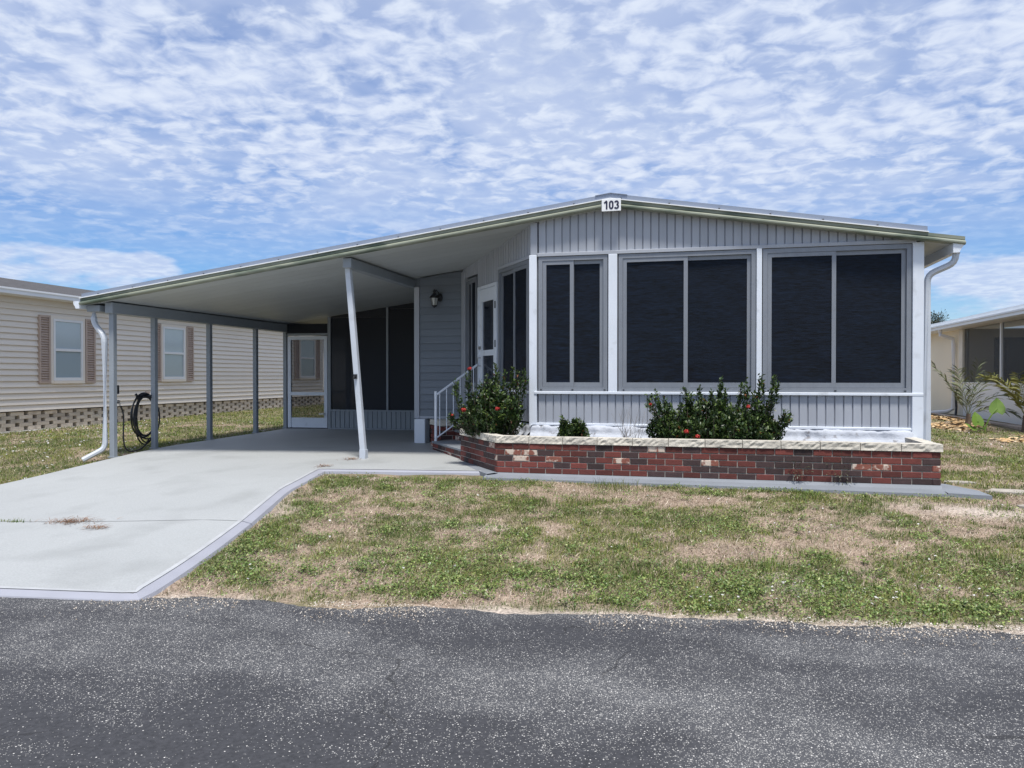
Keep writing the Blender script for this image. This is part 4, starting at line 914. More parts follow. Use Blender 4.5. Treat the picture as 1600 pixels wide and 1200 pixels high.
# ------------------------------------------------------------------ right neighbour house
rb = thing('cream_house', 'cream house with white kneewall and screened porch at the right', 'house', (10, 25, 0.35))
RX0 = 7.5; zg = 0.30
FR = Frame((RX0, 36.0), (0, -1))       # outwards is -X
rs = lambda y: 36.0 - y
part('cream_wall', M_yellow, rb, FR, (rs(36), rs(24.75), -0.15, 0.0, zg, 2.86))
part('corner_post', mat('cream_trim', (0.72, 0.68, 0.58), 0.6), rb, FR, (rs(24.74), rs(24.42), -0.1, 0.025, zg, 2.85))
part('knee_wall', M_nwhite, rb, FR, (rs(24.41), rs(16.0), -0.12, 0.01, zg, 1.30)); part('knee_sill', M_nwhite, rb, FR, (rs(24.41), rs(16.0), -0.13, 0.03, 1.301, 1.335))
for y in (21.65, 19.2, 16.8): part('screen_post', M_nwhite, rb, FR, (rs(y + 0.035), rs(y - 0.035), -0.06, 0.012, 1.336, 2.85))
for ya, yb in ((24.41, 21.69), (21.61, 19.24), (19.16, 16.84)): part('insect_screen', M_mesh_r, rb, FR, (rs(ya), rs(yb), -0.03, -0.026, 1.336, 2.85))
mb = MB(); mb.box(9.3, 9.4, 16, 36, zg, 2.86); mb.obj('inner_wall', M_yellow, rb)
mb = MB(); mb.box(7.66, 9.29, 24.45, 24.6, zg, 2.86); mb.obj('inner_end_wall', M_yellow, rb)
mb = MB(); mb.box(8.3, 9.2, 24.38, 24.44, zg, 2.6); mb.obj('inner_door', M_dark, rb)
mb = MB(); mb.box(8.62, 8.70, 24.33, 24.375, 1.3, 2.4); mb.box(8.56, 8.76, 24.33, 24.375, 1.3, 1.6); mb.obj('hanging_ornament', M_black_metal, rb)
mb = MB(); mb.hexa([(7.12, 15.7, 2.90), (14, 15.7, 3.7), (14, 36.3, 3.7), (7.12, 36.3, 2.90), (7.12, 15.7, 2.98), (14, 15.7, 3.78), (14, 36.3, 3.78), (7.12, 36.3, 2.98)]); mb.obj('roof', M_lip, rb)
mb = MB(); mb.box(7.0, 7.12, 15.65, 36.3, 2.87, 2.985); mb.box(6.97, 7.0, 15.65, 36.3, 2.95, 2.99); mb.obj('gutter', M_nwhite, rb)
mb = MB(); mb.box(7.13, 7.62, 15.8, 36.2, 2.861, 2.88); mb.obj('soffit', M_nwhite, rb)
mb = MB(); mb.box(7.08, 7.12, 15.66, 36.25, 2.986, 3.10); mb.obj('roof_edge', M_lip, rb)
def rspout(pts):
    mb = MB(); mb.tube(pts, 0.06, 8); return mb.obj('downspout', M_nwhite, rb)
rspout([(7.06, 25.0, 2.87), (7.06, 25.0, 2.72), (7.40, 25.0, 2.60), (7.42, 25.0, 2.4), (7.42, 25.0, 0.55), (7.30, 25.1, 0.46), (6.55, 25.6, 0.36)])
mb = MB(); mb.tube([(7.44, 24.70, 1.1), (7.38, 24.66, 1.05), (7.38, 24.6, 0.6), (7.30, 24.4, 0.34)], 0.035, 7); mb.obj('drain_pipe', M_black_rubber, rb)

# ------------------------------------------------------------------ vegetation
def leaf_cloud(P, Dv, L_, W_, col):
    """one folded 4-triangle leaf for each point: P base, Dv direction (unit), L length, W width"""
    n_ = len(P); up = np.tile(np.array([0, 0, 1.0]), (n_, 1)) + rng.normal(0, 0.35, (n_, 3))
    S = np.cross(Dv, up); S /= np.linalg.norm(S, axis=1)[:, None] + 1e-9; U = np.cross(S, Dv)
    L_ = L_[:, None]; W_ = W_[:, None]
    a = P; t = P + Dv * L_ - U * L_ * 0.12; m = P + Dv * L_ * 0.5
    l1 = m + S * W_ * 0.5 + U * W_ * 0.16; r1 = m - S * W_ * 0.5 + U * W_ * 0.16
    V = np.stack([a, l1, t, r1, m], 1).reshape(-1, 3); b = np.arange(n_)[:, None] * 5
    F = np.concatenate([b + np.array([[0, 4, 1]]), b + np.array([[1, 4, 2]]), b + np.array([[0, 3, 4]]), b + np.array([[4, 3, 2]])])
    return V, F, np.repeat(col, 5, 0)
def bush(label, cx, cy, z0, rx_, ry_, h_, shoots, tips, flowers, seed, spread=0.5, group=None):
    r_ = np.random.default_rng(seed)
    t = thing('ixora_bush', label, 'bush', (cx, cy, z0), group)
    PP, DD, LL, WW, CC = [], [], [], [], []; stems = MB()
    def shoot(b0_, b1, bow, stem, dens=1.0, lo=0.12):
        mid_ = (b0_ + b1) / 2 + bow; hh = np.linalg.norm(b1 - b0_)
        if stem: stems.tube([tuple(b0_), tuple(mid_ * 0.5 + (b0_ + b1) * 0.25), tuple(b1)], [0.006, 0.004, 0.002], 4, cap=False)
        nl = int((18 + 46 * hh) * dens)
        tt = r_.uniform(lo, 1.0, nl) ** 0.8; tt[:6] = r_.uniform(0.92, 1.0, 6)
        pts = (b0_[None] * ((1 - tt) ** 2)[:, None] + 2 * mid_[None] * (tt * (1 - tt))[:, None] + b1[None] * (tt ** 2)[:, None]) + r_.normal(0, 0.012, (nl, 3))
        ax = b1 - mid_; ax /= np.linalg.norm(ax)
        d_ = r_.normal(0, 0.60, (nl, 3)) + ax[None] * 0.65 + np.array([0, 0, 0.15]); d_ /= np.linalg.norm(d_, axis=1)[:, None]
        PP.append(pts); DD.append(d_); LL.append(r_.uniform(0.028, 0.066, nl)); WW.append(r_.uniform(0.017, 0.032, nl))
        sv = r_.uniform(0.8, 1.25); v = r_.uniform(0.55, 1.35, nl)[:, None] * sv; young = (r_.random(nl) < 0.08 + 0.30 * (tt > 0.88))[:, None]
        base = np.array([0.034, 0.066, 0.020])[None] * v; yc = np.array([0.095, 0.145, 0.034])[None] * v
        cc = np.where(young, yc, base); rd = r_.random(nl) < 0.012; cc[rd] = np.array([0.20, 0.08, 0.03]); CC.append(cc)
    for k in range(shoots):
        a = r_.uniform(0, 2 * math.pi); q = math.sqrt(r_.uniform(0, 1)); hx, hy = math.cos(a) * q * rx_, math.sin(a) * q * ry_
        lump = 0.72 + 0.56 * grid_noise(np.array([cx + hx]), np.array([cy + hy]), 3.3, 2, seed)[0]
        hh = h_ * max(0.12, math.sqrt(max(0.0, 1 - 0.80 * q * q))) * r_.uniform(0.45, 1.0) * lump
        b0_ = np.array([cx + hx * spread, cy + hy * spread, z0]); b1 = np.array([cx + hx, cy + hy, z0 + hh])
        shoot(b0_, b1, np.array([hx * 0.18, hy * 0.18, 0.05 * h_]), k % 3 == 0)
    for (tx, ty, th_) in tips:
        b0_ = np.array([cx + (tx - cx) * 0.75, cy + (ty - cy) * 0.6, z0 + 0.1]); [shoot(b0_ + r_.normal(0, 0.02, 3), np.array([tx, ty, z0 + th_ * f_]) + np.append(r_.normal(0, 0.035 * (1 - f_) * 6, 2), 0), r_.normal(0, 0.02, 3), True, 1.5, 0.25) for f_ in (1.0, 0.9, 0.82)]
    for (fx, fy, fz, fr_) in flowers:
        shoot(np.array([cx + (fx - cx) * 0.6, cy + (fy - cy) * 0.4, z0 + 0.08]), np.array([fx, fy + 0.02, fz - 0.02]), np.zeros(3), True, 0.8, 0.4)
    V, F, c_ = leaf_cloud(np.concatenate(PP), np.concatenate(DD), np.concatenate(LL), np.concatenate(WW), np.concatenate(CC))
    o = np_mesh('foliage', V, F, M_leaf, c_, t); o['kind'] = 'stuff'
    stems.obj('stems', M_bark, t)
    for (fx, fy, fz, fr_) in flowers:
        mb = MB(); n_ = 46
        for q in range(n_):
            d_ = Vector(r_.normal(0, 1, 3)).normalized(); d_.z = d_.z * 0.75 + 0.1; c0 = Vector((fx, fy, fz)) + d_ * fr_ * r_.uniform(0.5, 0.85)
            s1 = (d_.orthogonal().normalized() + Vector(r_.normal(0, 0.4, 3))).normalized() * 0.010; s2 = d_.cross(s1)
            mb.add([c0 + s1, c0 + s2 + d_ * 0.004, c0 - s1, c0 - s2 + d_ * 0.004, Vector((fx, fy, fz))], [(0, 1, 2, 3), (0, 1, 4), (2, 3, 4)])
        mb.obj('flower_cluster', M_red, t)
    return t
SO = 0.64
bush('large bushy ixora with a few red flowers in front of the door', -2.64, 9.98, SO, 0.43, 0.40, 0.76, 330,
     [(-2.60, 10.0, 1.02), (-2.56, 9.95, 0.90), (-2.36, 10.0, 0.97), (-2.30, 10.05, 0.93), (-2.20, 10.0, 0.95), (-2.98, 9.9, 0.86), (-3.12, 9.85, 0.80), (-2.70, 9.9, 0.9), (-3.18, 9.85, 0.34), (-2.45, 9.9, 0.92)],
     [(-2.92, 9.85, 1.60, 0.036), (-2.95, 9.66, 1.06, 0.042), (-2.48, 9.62, 1.08, 0.038), (-3.17, 9.85, 0.98, 0.022)], 5, 0.55)
bush('small dark leafy ixora alone on the planter left half', -1.48, 9.55, SO, 0.20, 0.14, 0.34, 90, [(-1.60, 9.5, 0.34), (-1.34, 9.5, 0.26)], [], 6, 0.45)
bush('wide row of upright ixora with red flowers under the middle window', 0.24, 9.66, SO, 0.80, 0.28, 0.58, 560,
     [(-0.53, 9.65, 0.62), (-0.46, 9.6, 0.66), (-0.36, 9.65, 0.58), (-0.12, 9.7, 0.70), (-0.05, 9.65, 0.64), (0.06, 9.7, 0.72), (0.20, 9.6, 0.66), (0.31, 9.65, 0.84), (0.36, 9.6, 0.70), (0.55, 9.65, 0.76), (0.62, 9.7, 0.80), (0.70, 9.65, 0.66), (0.79, 9.7, 0.88), (0.92, 9.6, 0.86), (0.97, 9.65, 0.76), (1.05, 9.6, 0.44), (1.10, 9.58, 0.40)],
     [(-0.09, 9.38, 0.84, 0.036), (0.04, 9.37, 0.785, 0.034), (0.62, 9.48, 1.14, 0.03), (-0.52, 9.5, 1.16, 0.02)], 7, 0.8)
# a dry weed in the planter
dw = thing('dry_weed', 'wispy dry twigs beside the wide ixora row', 'weed', (-0.78, 9.75, SO))
mb = MB(); r_ = random.Random(3)
for k in range(26):
    p = Vector((-0.80 + r_.uniform(-0.12, 0.12), 9.80 + r_.uniform(-0.08, 0.08), SO)); pts = [p]; d_ = Vector((r_.uniform(-0.6, 0.6), r_.uniform(-0.3, 0.2), 1)).normalized()
    for j in range(6): d_ = (d_ + Vector((r_.uniform(-0.35, 0.35), r_.uniform(-0.2, 0.2), r_.uniform(-0.1, 0.1)))).normalized(); p = p + d_ * r_.uniform(0.05, 0.10); pts.append(p)
    mb.tube(pts, [0.003, 0.0026, 0.0022, 0.002, 0.0017, 0.0014, 0.001], 4, cap=False)
mb.obj('twigs', mat('dry_twig', (0.26, 0.24, 0.22), 0.9), dw)
# weeds growing out of the brick face
for (wx_, wz, sz, lab) in ((1.15, 0.44, 0.09, 'small dusty weed on the planter bricks nearer the ixora row'), (1.62, 0.44, 0.13, 'larger dusty weed on the planter bricks near the right end')):
    n_ = 90; r_ = np.random.default_rng(int(wx_ * 100)); t = thing('wall_weed', lab, 'weed', (wx_, 9.2, wz), 'weeds on the brick planter')
    P = np.stack([wx_ + r_.normal(0, sz * 0.6, n_), 9.20 - np.abs(r_.normal(0, 0.02, n_)), wz + r_.normal(0, sz * 0.6, n_)], 1)
    D_ = np.stack([P[:, 0] - wx_, -0.05 - 0.05 * r_.random(n_), P[:, 2] - wz], 1); D_ /= np.linalg.norm(D_, axis=1)[:, None]
    V, F, c_ = leaf_cloud(P, D_, r_.uniform(0.02, 0.05, n_), r_.uniform(0.008, 0.014, n_), np.array([0.075, 0.08, 0.045])[None] * r_.uniform(0.6, 1.4, n_)[:, None])
    o = np_mesh('foliage', V, F, M_leaf, c_, t); o['kind'] = 'stuff'

# grass -----------------------------------------------------------------
def clear_of_paving(x, y):
    ok = (y - road_edge(x)) > 0.03 + 0.16 * (grid_noise(x, x * 0, 2.3, 3, 88) - 0.35)
    drive_ = (x > -8.95) & (x < rx(np.clip(y, 3.5, 9.2)) + 0.13) & (y < 9.15)
    slab_ = (x > -8.95) & (x < -2.3) & (y >= 9.0 + 0.13 * np.clip(x + 4.75, 0, 9)) 
    home_ = (x > -5) & (x < 2.85) & (y > 8.955)
    pad_ = (x > 2.5) & (x < 3.05) & (y > 8.9) & (y < 9.72)
    mulch_ = (y > 15.5) & (x > 5.0 + 0.05 * (24 - y)) & (grid_noise(x, y, 0.9, 3, 90) > 0.40)
    nbr = mulch_ | (x < NX0 + 0.07) | (x > 6.6) & (y > 14)
    return ok & ~drive_ & ~slab_ & ~home_ & ~pad_ & ~nbr
def blades(n_, x, y, h, wd, lean, col, z=None):
    az = rng.uniform(0, 2 * np.pi, n_); z = gbump(x, y) if z is None else z
    dx, dy = np.cos(az) * lean * h, np.sin(az) * lean * h; sx, sy = -np.sin(az + 0.6) * wd / 2, np.cos(az + 0.6) * wd / 2
    up = h * np.sqrt(np.clip(1 - lean ** 2, 0.02, 1))
    B = np.stack([x, y, z - 0.004], 1); S = np.stack([sx, sy, 0 * sx], 1); Mi = B + np.stack([dx * 0.35, dy * 0.35, up * 0.62], 1); T = B + np.stack([dx, dy, up], 1)
    V = np.stack([B - S, B + S, Mi + S * 0.8, Mi - S * 0.8, T], 1).reshape(-1, 3); b = np.arange(n_)[:, None] * 5
    F = np.concatenate([b + np.array([[0, 1, 2]]), b + np.array([[0, 2, 3]]), b + np.array([[3, 2, 4]])])
    return V, F, np.repeat(col, 5, 0)
def scatter(n_, x0, x1, y0, y1):
    x = rng.uniform(x0, x1, n_); y = rng.uniform(y0, y1, n_); k = clear_of_paving(x, y); return x[k], y[k]
def merge(parts_):
    V, F, C_ = [], [], []; b = 0
    for v, f, c in parts_: V.append(v); F.append(f + b); C_.append(c); b += len(v)
    return np.concatenate(V), np.concatenate(F), np.concatenate(C_)
GREEN = np.array([[0.135, 0.205, 0.045], [0.195, 0.250, 0.065], [0.085, 0.150, 0.036], [0.26, 0.275, 0.10]]); TAN = np.array([[0.42, 0.345, 0.265], [0.34, 0.265, 0.20], [0.56, 0.49, 0.40], [0.24, 0.18, 0.135]])
def pick(pal, n_): return pal[rng.integers(0, len(pal), n_)] * rng.uniform(0.55, 1.40, n_)[:, None]
def tone(x, y):
    t = np.clip((grid_noise(x, y, 2.0, 3, 61) - 0.3) / 0.4, 0, 1)[:, None]; return (np.array([[0.72, 0.78, 0.75]]) * (1 - t) + np.array([[1.40, 1.22, 1.10]]) * t)
areas = ((-5, 8, 4.3, 9.2, 420000, 1.0), (2.7, 8, 9.0, 16, 90000, 1.6), (2.7, 8, 16, 26, 40000, 2.4), (-14.6, -8.8, 5.0, 13, 110000, 1.6), (-14.6, -8.8, 13, 28, 70000, 2.4))
gp, tp_ = [], []
for (x0, x1, y0, y1, n_, sc_) in areas:
    x, y = scatter(n_, x0, x1, y0, y1); gf = green_field(x, y); sa = sand_field(x, y)
    k = rng.random(len(x)) < np.clip(gf * 0.66 + 0.05, 0, 1) * (1 - 0.9 * sa); x1_, y1_ = x[k], y[k]; m_ = len(x1_)
    gp.append(blades(m_, x1_, y1_, rng.uniform(0.012, 0.042, m_) * (0.8 + 0.5 * gf[k]) * sc_ ** 0.35, rng.uniform(0.003, 0.006, m_) * sc_, rng.uniform(0.25, 0.97, m_), pick(GREEN, m_) * tone(x1_, y1_)))
    k = (rng.random(len(x)) < 0.42 * (1 - 0.55 * gf)) & (rng.random(len(x)) > sa * 0.85); x2_, y2_ = x[k], y[k]; m_ = len(x2_)
    tp_.append(blades(m_, x2_, y2_, rng.uniform(0.02, 0.07, m_), rng.uniform(0.0025, 0.005, m_) * sc_, rng.uniform(0.74, 0.99, m_), pick(TAN, m_)))
# longer tufts
def tuft(cx, cy, n_, r0, h0, pal, z=None):
    x = cx + rng.normal(0, r0, n_); y = cy + rng.normal(0, r0 * 0.8, n_); k = clear_of_paving(x, y); x, y = x[k], y[k]; m_ = len(x)
    return blades(m_, x, y, rng.uniform(0.45, 1.0, m_) * h0, rng.uniform(0.003, 0.006, m_), rng.uniform(0.15, 0.85, m_), pick(pal, m_) * rng.uniform(0.85, 1.15))
x, y = scatter(420, -4.6, 7.5, 4.9, 9.1); gf = green_field(x, y); k = rng.random(len(x)) < 0.25 + 0.6 * gf
for cx, cy in zip(x[k], y[k]): gp.append(tuft(cx, cy, rng.integers(25, 90), rng.uniform(0.03, 0.10), rng.uniform(0.04, 0.085), GREEN))
for cx, cy, s_ in ((-0.90, 8.72, 1.3), (-1.55, 7.75, 1.1), (-2.05, 7.2, 1.0), (-1.0, 8.0, 0.8), (0.0, 5.9, 1.2), (0.55, 6.1, 1.1), (-0.35, 5.75, 1.1), (2.2, 6.6, 1.0), (1.2, 8.6, 0.9), (-3.2, 8.75, 0.9), (2.9, 8.45, 0.8), (1.75, 8.5, 0.9)):
    gp.append(tuft(cx, cy, int(170 * s_), 0.10 * s_, 0.11 * s_, GREEN * 0.9))
x, y = scatter(1500, -4.6, 7.5, 4.9, 9.1); gf = green_field(x, y); k = rng.random(len(x)) < 0.18 + 0.7 * gf
for cx, cy in zip(x[k], y[k]): gp.append(tuft(cx, cy, rng.integers(14, 46), rng.uniform(0.015, 0.05), rng.uniform(0.03, 0.06), GREEN * rng.uniform(0.65, 1.25)))
x = rng.uniform(-2.4, 2.6, 60)
for cx in x: gp.append(tuft(cx, 8.92, 22, 0.035, 0.055, GREEN))
for yy in rng.uniform(7.0, 26, 160): gp.append(tuft(-8.99, yy, 20, 0.03, 0.05, GREEN))
V, F, c_ = merge(gp); o = np_mesh('lawn_grass', V, F, M_grass, c_); tag(o, 'short patchy green grass growing over the lawns', 'grass', None, 'stuff')
V, F, c_ = merge(tp_); o = np_mesh('dry_thatch', V, F, M_litter, c_); tag(o, 'dry tan thatch lying between the green grass', 'dry grass', None, 'stuff')
# creeping ground cover leaves
def cover(n_, x0, x1, y0, y1, sc_=1.0):
    x, y = scatter(n_, x0, x1, y0, y1); s = y - road_edge(x); f = green_field(x, y); p = grid_noise(x, y, 1.1, 3, 55)
    k = rng.random(len(x)) < np.clip((p - 0.56) * 4 + 1.0 * np.exp(-((s - 0.5) / 0.6) ** 2), 0, 1) * np.clip(f + 0.25, 0, 1) * (1 - 0.9 * sand_field(x, y)); x, y = x[k], y[k]; m_ = len(x)
    az = rng.uniform(0, 2 * np.pi, m_); ti = rng.uniform(-0.15, 0.7, m_)
    D_ = np.stack([np.cos(az) * np.cos(ti), np.sin(az) * np.cos(ti), np.sin(ti)], 1)
    P = np.stack([x, y, gbump(x, y) + rng.uniform(0.004, 0.045, m_)], 1)
    pal = np.array([[0.165, 0.235, 0.060], [0.120, 0.195, 0.050], [0.235, 0.275, 0.085]])
    return leaf_cloud(P, D_, rng.uniform(0.011, 0.026, m_) * sc_, rng.uniform(0.009, 0.018, m_) * sc_, pick(pal, m_))
def clump(cx, cy):
    m_ = rng.integers(18, 60); r0 = rng.uniform(0.02, 0.075); x = cx + rng.normal(0, r0, m_); y = cy + rng.normal(0, r0, m_); k = clear_of_paving(x, y); x, y = x[k], y[k]; m_ = len(x)
    az = rng.uniform(0, 2 * np.pi, m_); ti = rng.uniform(-0.1, 0.9, m_); D_ = np.stack([np.cos(az) * np.cos(ti), np.sin(az) * np.cos(ti), np.sin(ti)], 1)
    P = np.stack([x, y, gbump(x, y) + rng.uniform(0.004, 0.05, m_)], 1)
    pal = np.array([[0.165, 0.235, 0.060], [0.120, 0.195, 0.050], [0.235, 0.275, 0.085]]) * rng.uniform(0.7, 1.25)
    return leaf_cloud(P, D_, rng.uniform(0.012, 0.03, m_), rng.uniform(0.009, 0.018, m_), pick(pal, m_))
cx_c, cy_c = scatter(3200, -4.6, 7.5, 4.9, 9.1); sc_c = cy_c - road_edge(cx_c); kc = rng.random(len(cx_c)) < 0.16 + 0.55 * np.exp(-((sc_c - 0.5) / 0.7) ** 2) + 0.2 * green_field(cx_c, cy_c)
V, F, c_ = merge([clump(a_, b_) for a_, b_ in zip(cx_c[kc], cy_c[kc])] + [cover(130000, -5, 8, 4.4, 9.2), cover(24000, 2.7, 8, 9, 18, 1.6), cover(36000, -14.6, -8.8, 5, 20, 1.6)])
o = np_mesh('creeping_ground_cover', V, F, M_leaf, c_); tag(o, 'small creeping broadleaf ground cover along the street edge', 'ground cover', None, 'stuff')
# white petals / tiny flowers
def petals(n_, x0, x1, y0, y1, sc_, dens):
    x, y = scatter(n_, x0, x1, y0, y1); k = rng.random(len(x)) < dens(x, y); x, y = x[k], y[k]; m_ = len(x); q = rng.uniform(0.006, 0.014, m_) * sc_; az = rng.uniform(0, 6.28, m_)
    a = np.stack([np.cos(az) * q, np.sin(az) * q, rng.uniform(-0.5, 0.5, m_) * q], 1); b = np.stack([-np.sin(az) * q, np.cos(az) * q, rng.uniform(-0.5, 0.5, m_) * q], 1)
    P = np.stack([x, y, gbump(x, y) + rng.uniform(0.012, 0.04, m_)], 1)
    V = np.stack([P - a, P - b, P + a, P + b], 1).reshape(-1, 3); bI = np.arange(m_)[:, None] * 4
    F = np.concatenate([bI + np.array([[0, 1, 2]]), bI + np.array([[0, 2, 3]])]); c = np.tile(np.array([[0.72, 0.71, 0.72]]), (len(V), 1)); return V, F, c
d1 = lambda x, y: np.clip(0.05 + 0.9 * np.exp(-(((y - road_edge(x)) - 0.6) / 0.45) ** 2) * sstep((x + 1.6) / 2) * sstep((grid_noise(x, y, 2.4, 2, 71) - 0.35) / 0.3), 0, 1)
d2 = lambda x, y: np.clip((grid_noise(x, y, 0.8, 2, 72) - 0.4) * 3, 0, 1)
V, F, c_ = merge([petals(5200, -4.6, 7, 4.9, 9.0, 1.0, d1), petals(1800, -14.4, -9, 6, 18, 1.9, d2), petals(500, 2.8, 7, 9, 18, 1.7, d2)])
o = np_mesh('white_petals', V, F, M_petal, c_); tag(o, 'tiny white flowers and petals scattered on the grass', 'petals', None, 'stuff')

# sand and grit washed onto the asphalt edge
n_ = 9000; x = rng.uniform(-3.9, 7, n_); y = road_edge(x) - np.abs(rng.normal(0, 0.16, n_)) + 0.05; k = rng.random(n_) < sstep((grid_noise(x, x * 0, 1.1, 3, 77) - 0.30) / 0.35); x, y = x[k], y[k]; n_ = len(x)
q = rng.uniform(0.002, 0.007, n_); P = np.stack([x, y, np.full(n_, 0.024)], 1); az = rng.uniform(0, 6.28, n_)
T_ = [np.stack([np.cos(az + t_) * q, np.sin(az + t_) * q, -0.3 * q], 1) for t_ in (0, 2.1, 4.2)]; V = np.stack([P + T_[0], P + T_[1], P + T_[2], P + np.stack([0 * q, 0 * q, q * 0.8], 1)], 1).reshape(-1, 3); bI = np.arange(n_)[:, None] * 4
F = np.concatenate([bI + np.array([[0, 1, 3]]), bI + np.array([[1, 2, 3]]), bI + np.array([[2, 0, 3]])]); o = np_mesh('road_grit', V, F, M_litter, np.repeat(pick(np.array([[0.42, 0.37, 0.31], [0.32, 0.27, 0.22], [0.50, 0.47, 0.43]]), n_), 4, 0)); tag(o, 'sand and grit washed onto the edge of the street', 'grit', None, 'stuff')
# grass creeping over the asphalt edge
# leaf litter on the driveway
def litter(label, cx, cy, rx_, ry_, n_, seed):
    r_ = np.random.default_rng(seed); x = cx + r_.normal(0, rx_, n_); y = cy + r_.normal(0, ry_, n_); z = slab_z(x, y) + 0.004 + r_.uniform(0, 0.012, n_)
    col = np.array([[0.20, 0.10, 0.055], [0.28, 0.17, 0.10], [0.14, 0.08, 0.05]])[r_.integers(0, 3, n_)]
    V, F, c = blades(n_, x, y, r_.uniform(0.04, 0.11, n_), r_.uniform(0.004, 0.008, n_), np.full(n_, 0.985), col, z)
    o = np_mesh('leaf_litter', V, F, M_litter, c); tag(o, label, 'leaf litter', 'brown litter on the concrete', 'stuff')
litter('largest brown patch of needles on the driveway near the street', -5.90, 6.28, 0.15, 0.07, 260, 1)
litter('small brown patch of needles right of the largest one', -5.43, 6.06, 0.07, 0.035, 90, 2)
litter('brown leaf scrap beside the foot of the leaning post', -4.80, 10.18, 0.06, 0.07, 110, 3)
litter('brown leaf scrap at the lawn corner of the slab', -4.80, 9.35, 0.05, 0.06, 90, 4)
x = -6.55 + rng.normal(0, 0.08, 70); y = 6.24 + rng.normal(0, 0.02, 70)
V, F, c_ = blades(70, x, y, rng.uniform(0.02, 0.06, 70), rng.uniform(0.004, 0.007, 70), rng.uniform(0.4, 0.95, 70), pick(GREEN, 70), slab_z(x, y)); o = np_mesh('joint_weed', V, F, M_grass, c_); tag(o, 'green weed growing in the driveway joint at the left', 'weed', None, 'stuff')

# stepping stones at the right of the planter
for k, (sx, sy, sr, lab) in enumerate(((3.02, 9.95, 0.13, 'flat grey stepping stone nearest the planter end'), (3.35, 9.40, 0.20, 'broken pale stepping stone in the grass right of the pad'), (3.3, 8.62, 0.13, 'pale flat stone sunk in the sandy patch'))):
    mb = MB(); r_ = random.Random(k); n_ = 9; zt_ = gz(sx, sy) + 0.02
    top = [(sx + sr * r_.uniform(0.75, 1.1) * math.cos(a) * 1.3, sy + sr * r_.uniform(0.75, 1.1) * math.sin(a) * 0.8) for a in [2 * math.pi * i / n_ for i in range(n_)]]
    mb.add([(p[0], p[1], zt_) for p in top] + [(p[0] * 1.0, p[1], zt_ - 0.08) for p in top], [tuple(range(n_))] + [(i, (i + 1) % n_, n_ + (i + 1) % n_, n_ + i) for i in range(n_)])
    o = mb.obj('stepping_stone', mat('stepping_stone_%d' % k, (0.36, 0.33, 0.29), 0.9, var=0.2, vscale=8, bump=0.3)); tag(o, lab, 'stone', 'stones by the planter end')

# garden bed by the cream house
n_ = 3600; x = rng.uniform(4.6, 6.9, n_); y = rng.uniform(15.5, 26, n_); k = (grid_noise(x, y, 0.9, 3, 90) > 0.42) & (x > 5.0 + 0.10 * (24 - y) * 0.5); x, y = x[k], y[k]; n_ = len(x)
q = rng.uniform(0.03, 0.09, n_); az = rng.uniform(0, 6.28, n_); P = np.stack([x, y, g(x, y) + rng.uniform(0.01, 0.035, n_)], 1)
a = np.stack([np.cos(az) * q, np.sin(az) * q, rng.uniform(-.3, .3, n_) * q], 1); b = np.stack([-np.sin(az) * q * .45, np.cos(az) * q * .45, 0 * q], 1)
V = np.stack([P - a - b, P + a - b, P + a + b, P - a + b], 1).reshape(-1, 3); bI = np.arange(n_)[:, None] * 4; F = np.concatenate([bI + np.array([[0, 1, 2]]), bI + np.array([[0, 2, 3]])])
o = np_mesh('bark_mulch', V, F, M_litter, np.repeat(np.array([[0.55, 0.37, 0.19], [0.45, 0.30, 0.16], [0.60, 0.46, 0.28]])[rng.integers(0, 3, n_)], 4, 0)); tag(o, 'orange wood chip mulch in the bed by the cream house', 'mulch', None, 'stuff')
for k in range(7):
    y0_ = 16.4 + k * 1.3; mb = MB(); mb.box(6.93, 7.10, y0_, y0_ + 1.27, 0.22, 0.40); lab_ = ('nearest', 'second', 'third', 'fourth', 'fifth', 'sixth', 'farthest')[k]; o = mb.obj('edging_block', mat('edging_%d' % k, (0.45, 0.38, 0.33), 0.9, var=0.15), None, Matrix.Rotation(0, 4, 'Z'), bevel=0.015); tag(o, lab_ + ' concrete edging block in the row below the white kneewall', 'edging', 'edging blocks along the cream house')
def frond(mb, base, d, length, droop, nleaf, lw, ll, vee=0.55):
    d = Vector(d).normalized(); p = Vector(base); pts = []; t = d.copy()
    for i in range(13):
        pts.append(p.copy()); p = p + t * length / 12; t = (t + Vector((0, 0, -droop / 12))).normalized()
    mb.tube([tuple(q) for q in pts], [0.008 * (1 - i / 14) for i in range(13)], 4, cap=False)
    side = d.cross(Vector((0, 0, 1))).normalized()
    for i in range(nleaf):
        f = 0.16 + 0.84 * i / nleaf; k = min(int(f * 12), 11); q = pts[k].lerp(pts[k + 1], f * 12 - k); tg = (pts[k + 1] - pts[k]).normalized()
        for sg in (-1, 1):
            ld = (side * sg * vee + tg * 0.6 + Vector((random.uniform(-.15, .15), random.uniform(-.15, .15), random.uniform(-0.25, 0.3)))).normalized(); l_ = ll * (1 - 0.6 * abs(f - 0.55))
            e_ = q + ld * l_ + Vector((0, 0, -0.15 * l_)); m_ = q + ld * l_ * 0.5; wv = ld.cross(Vector((random.uniform(-1, 1), random.uniform(-1, 1), 0.8))).normalized() * lw
            mb.add([q, m_ + wv, e_, m_ - wv], [(0, 1, 2, 3)])
M_palm = mat('palm_frond', (0.125, 0.145, 0.065), 0.6, var=0.15, vscale=8); M_ear = mat('elephant_ear_leaf', (0.115, 0.20, 0.028), 0.5, var=0.10, vscale=6); M_croton = mat('yellow_palm_leaf', (0.17, 0.17, 0.04), 0.6, var=0.2, vscale=6)  # last one: the palm clump's own yellow-green leaf colour
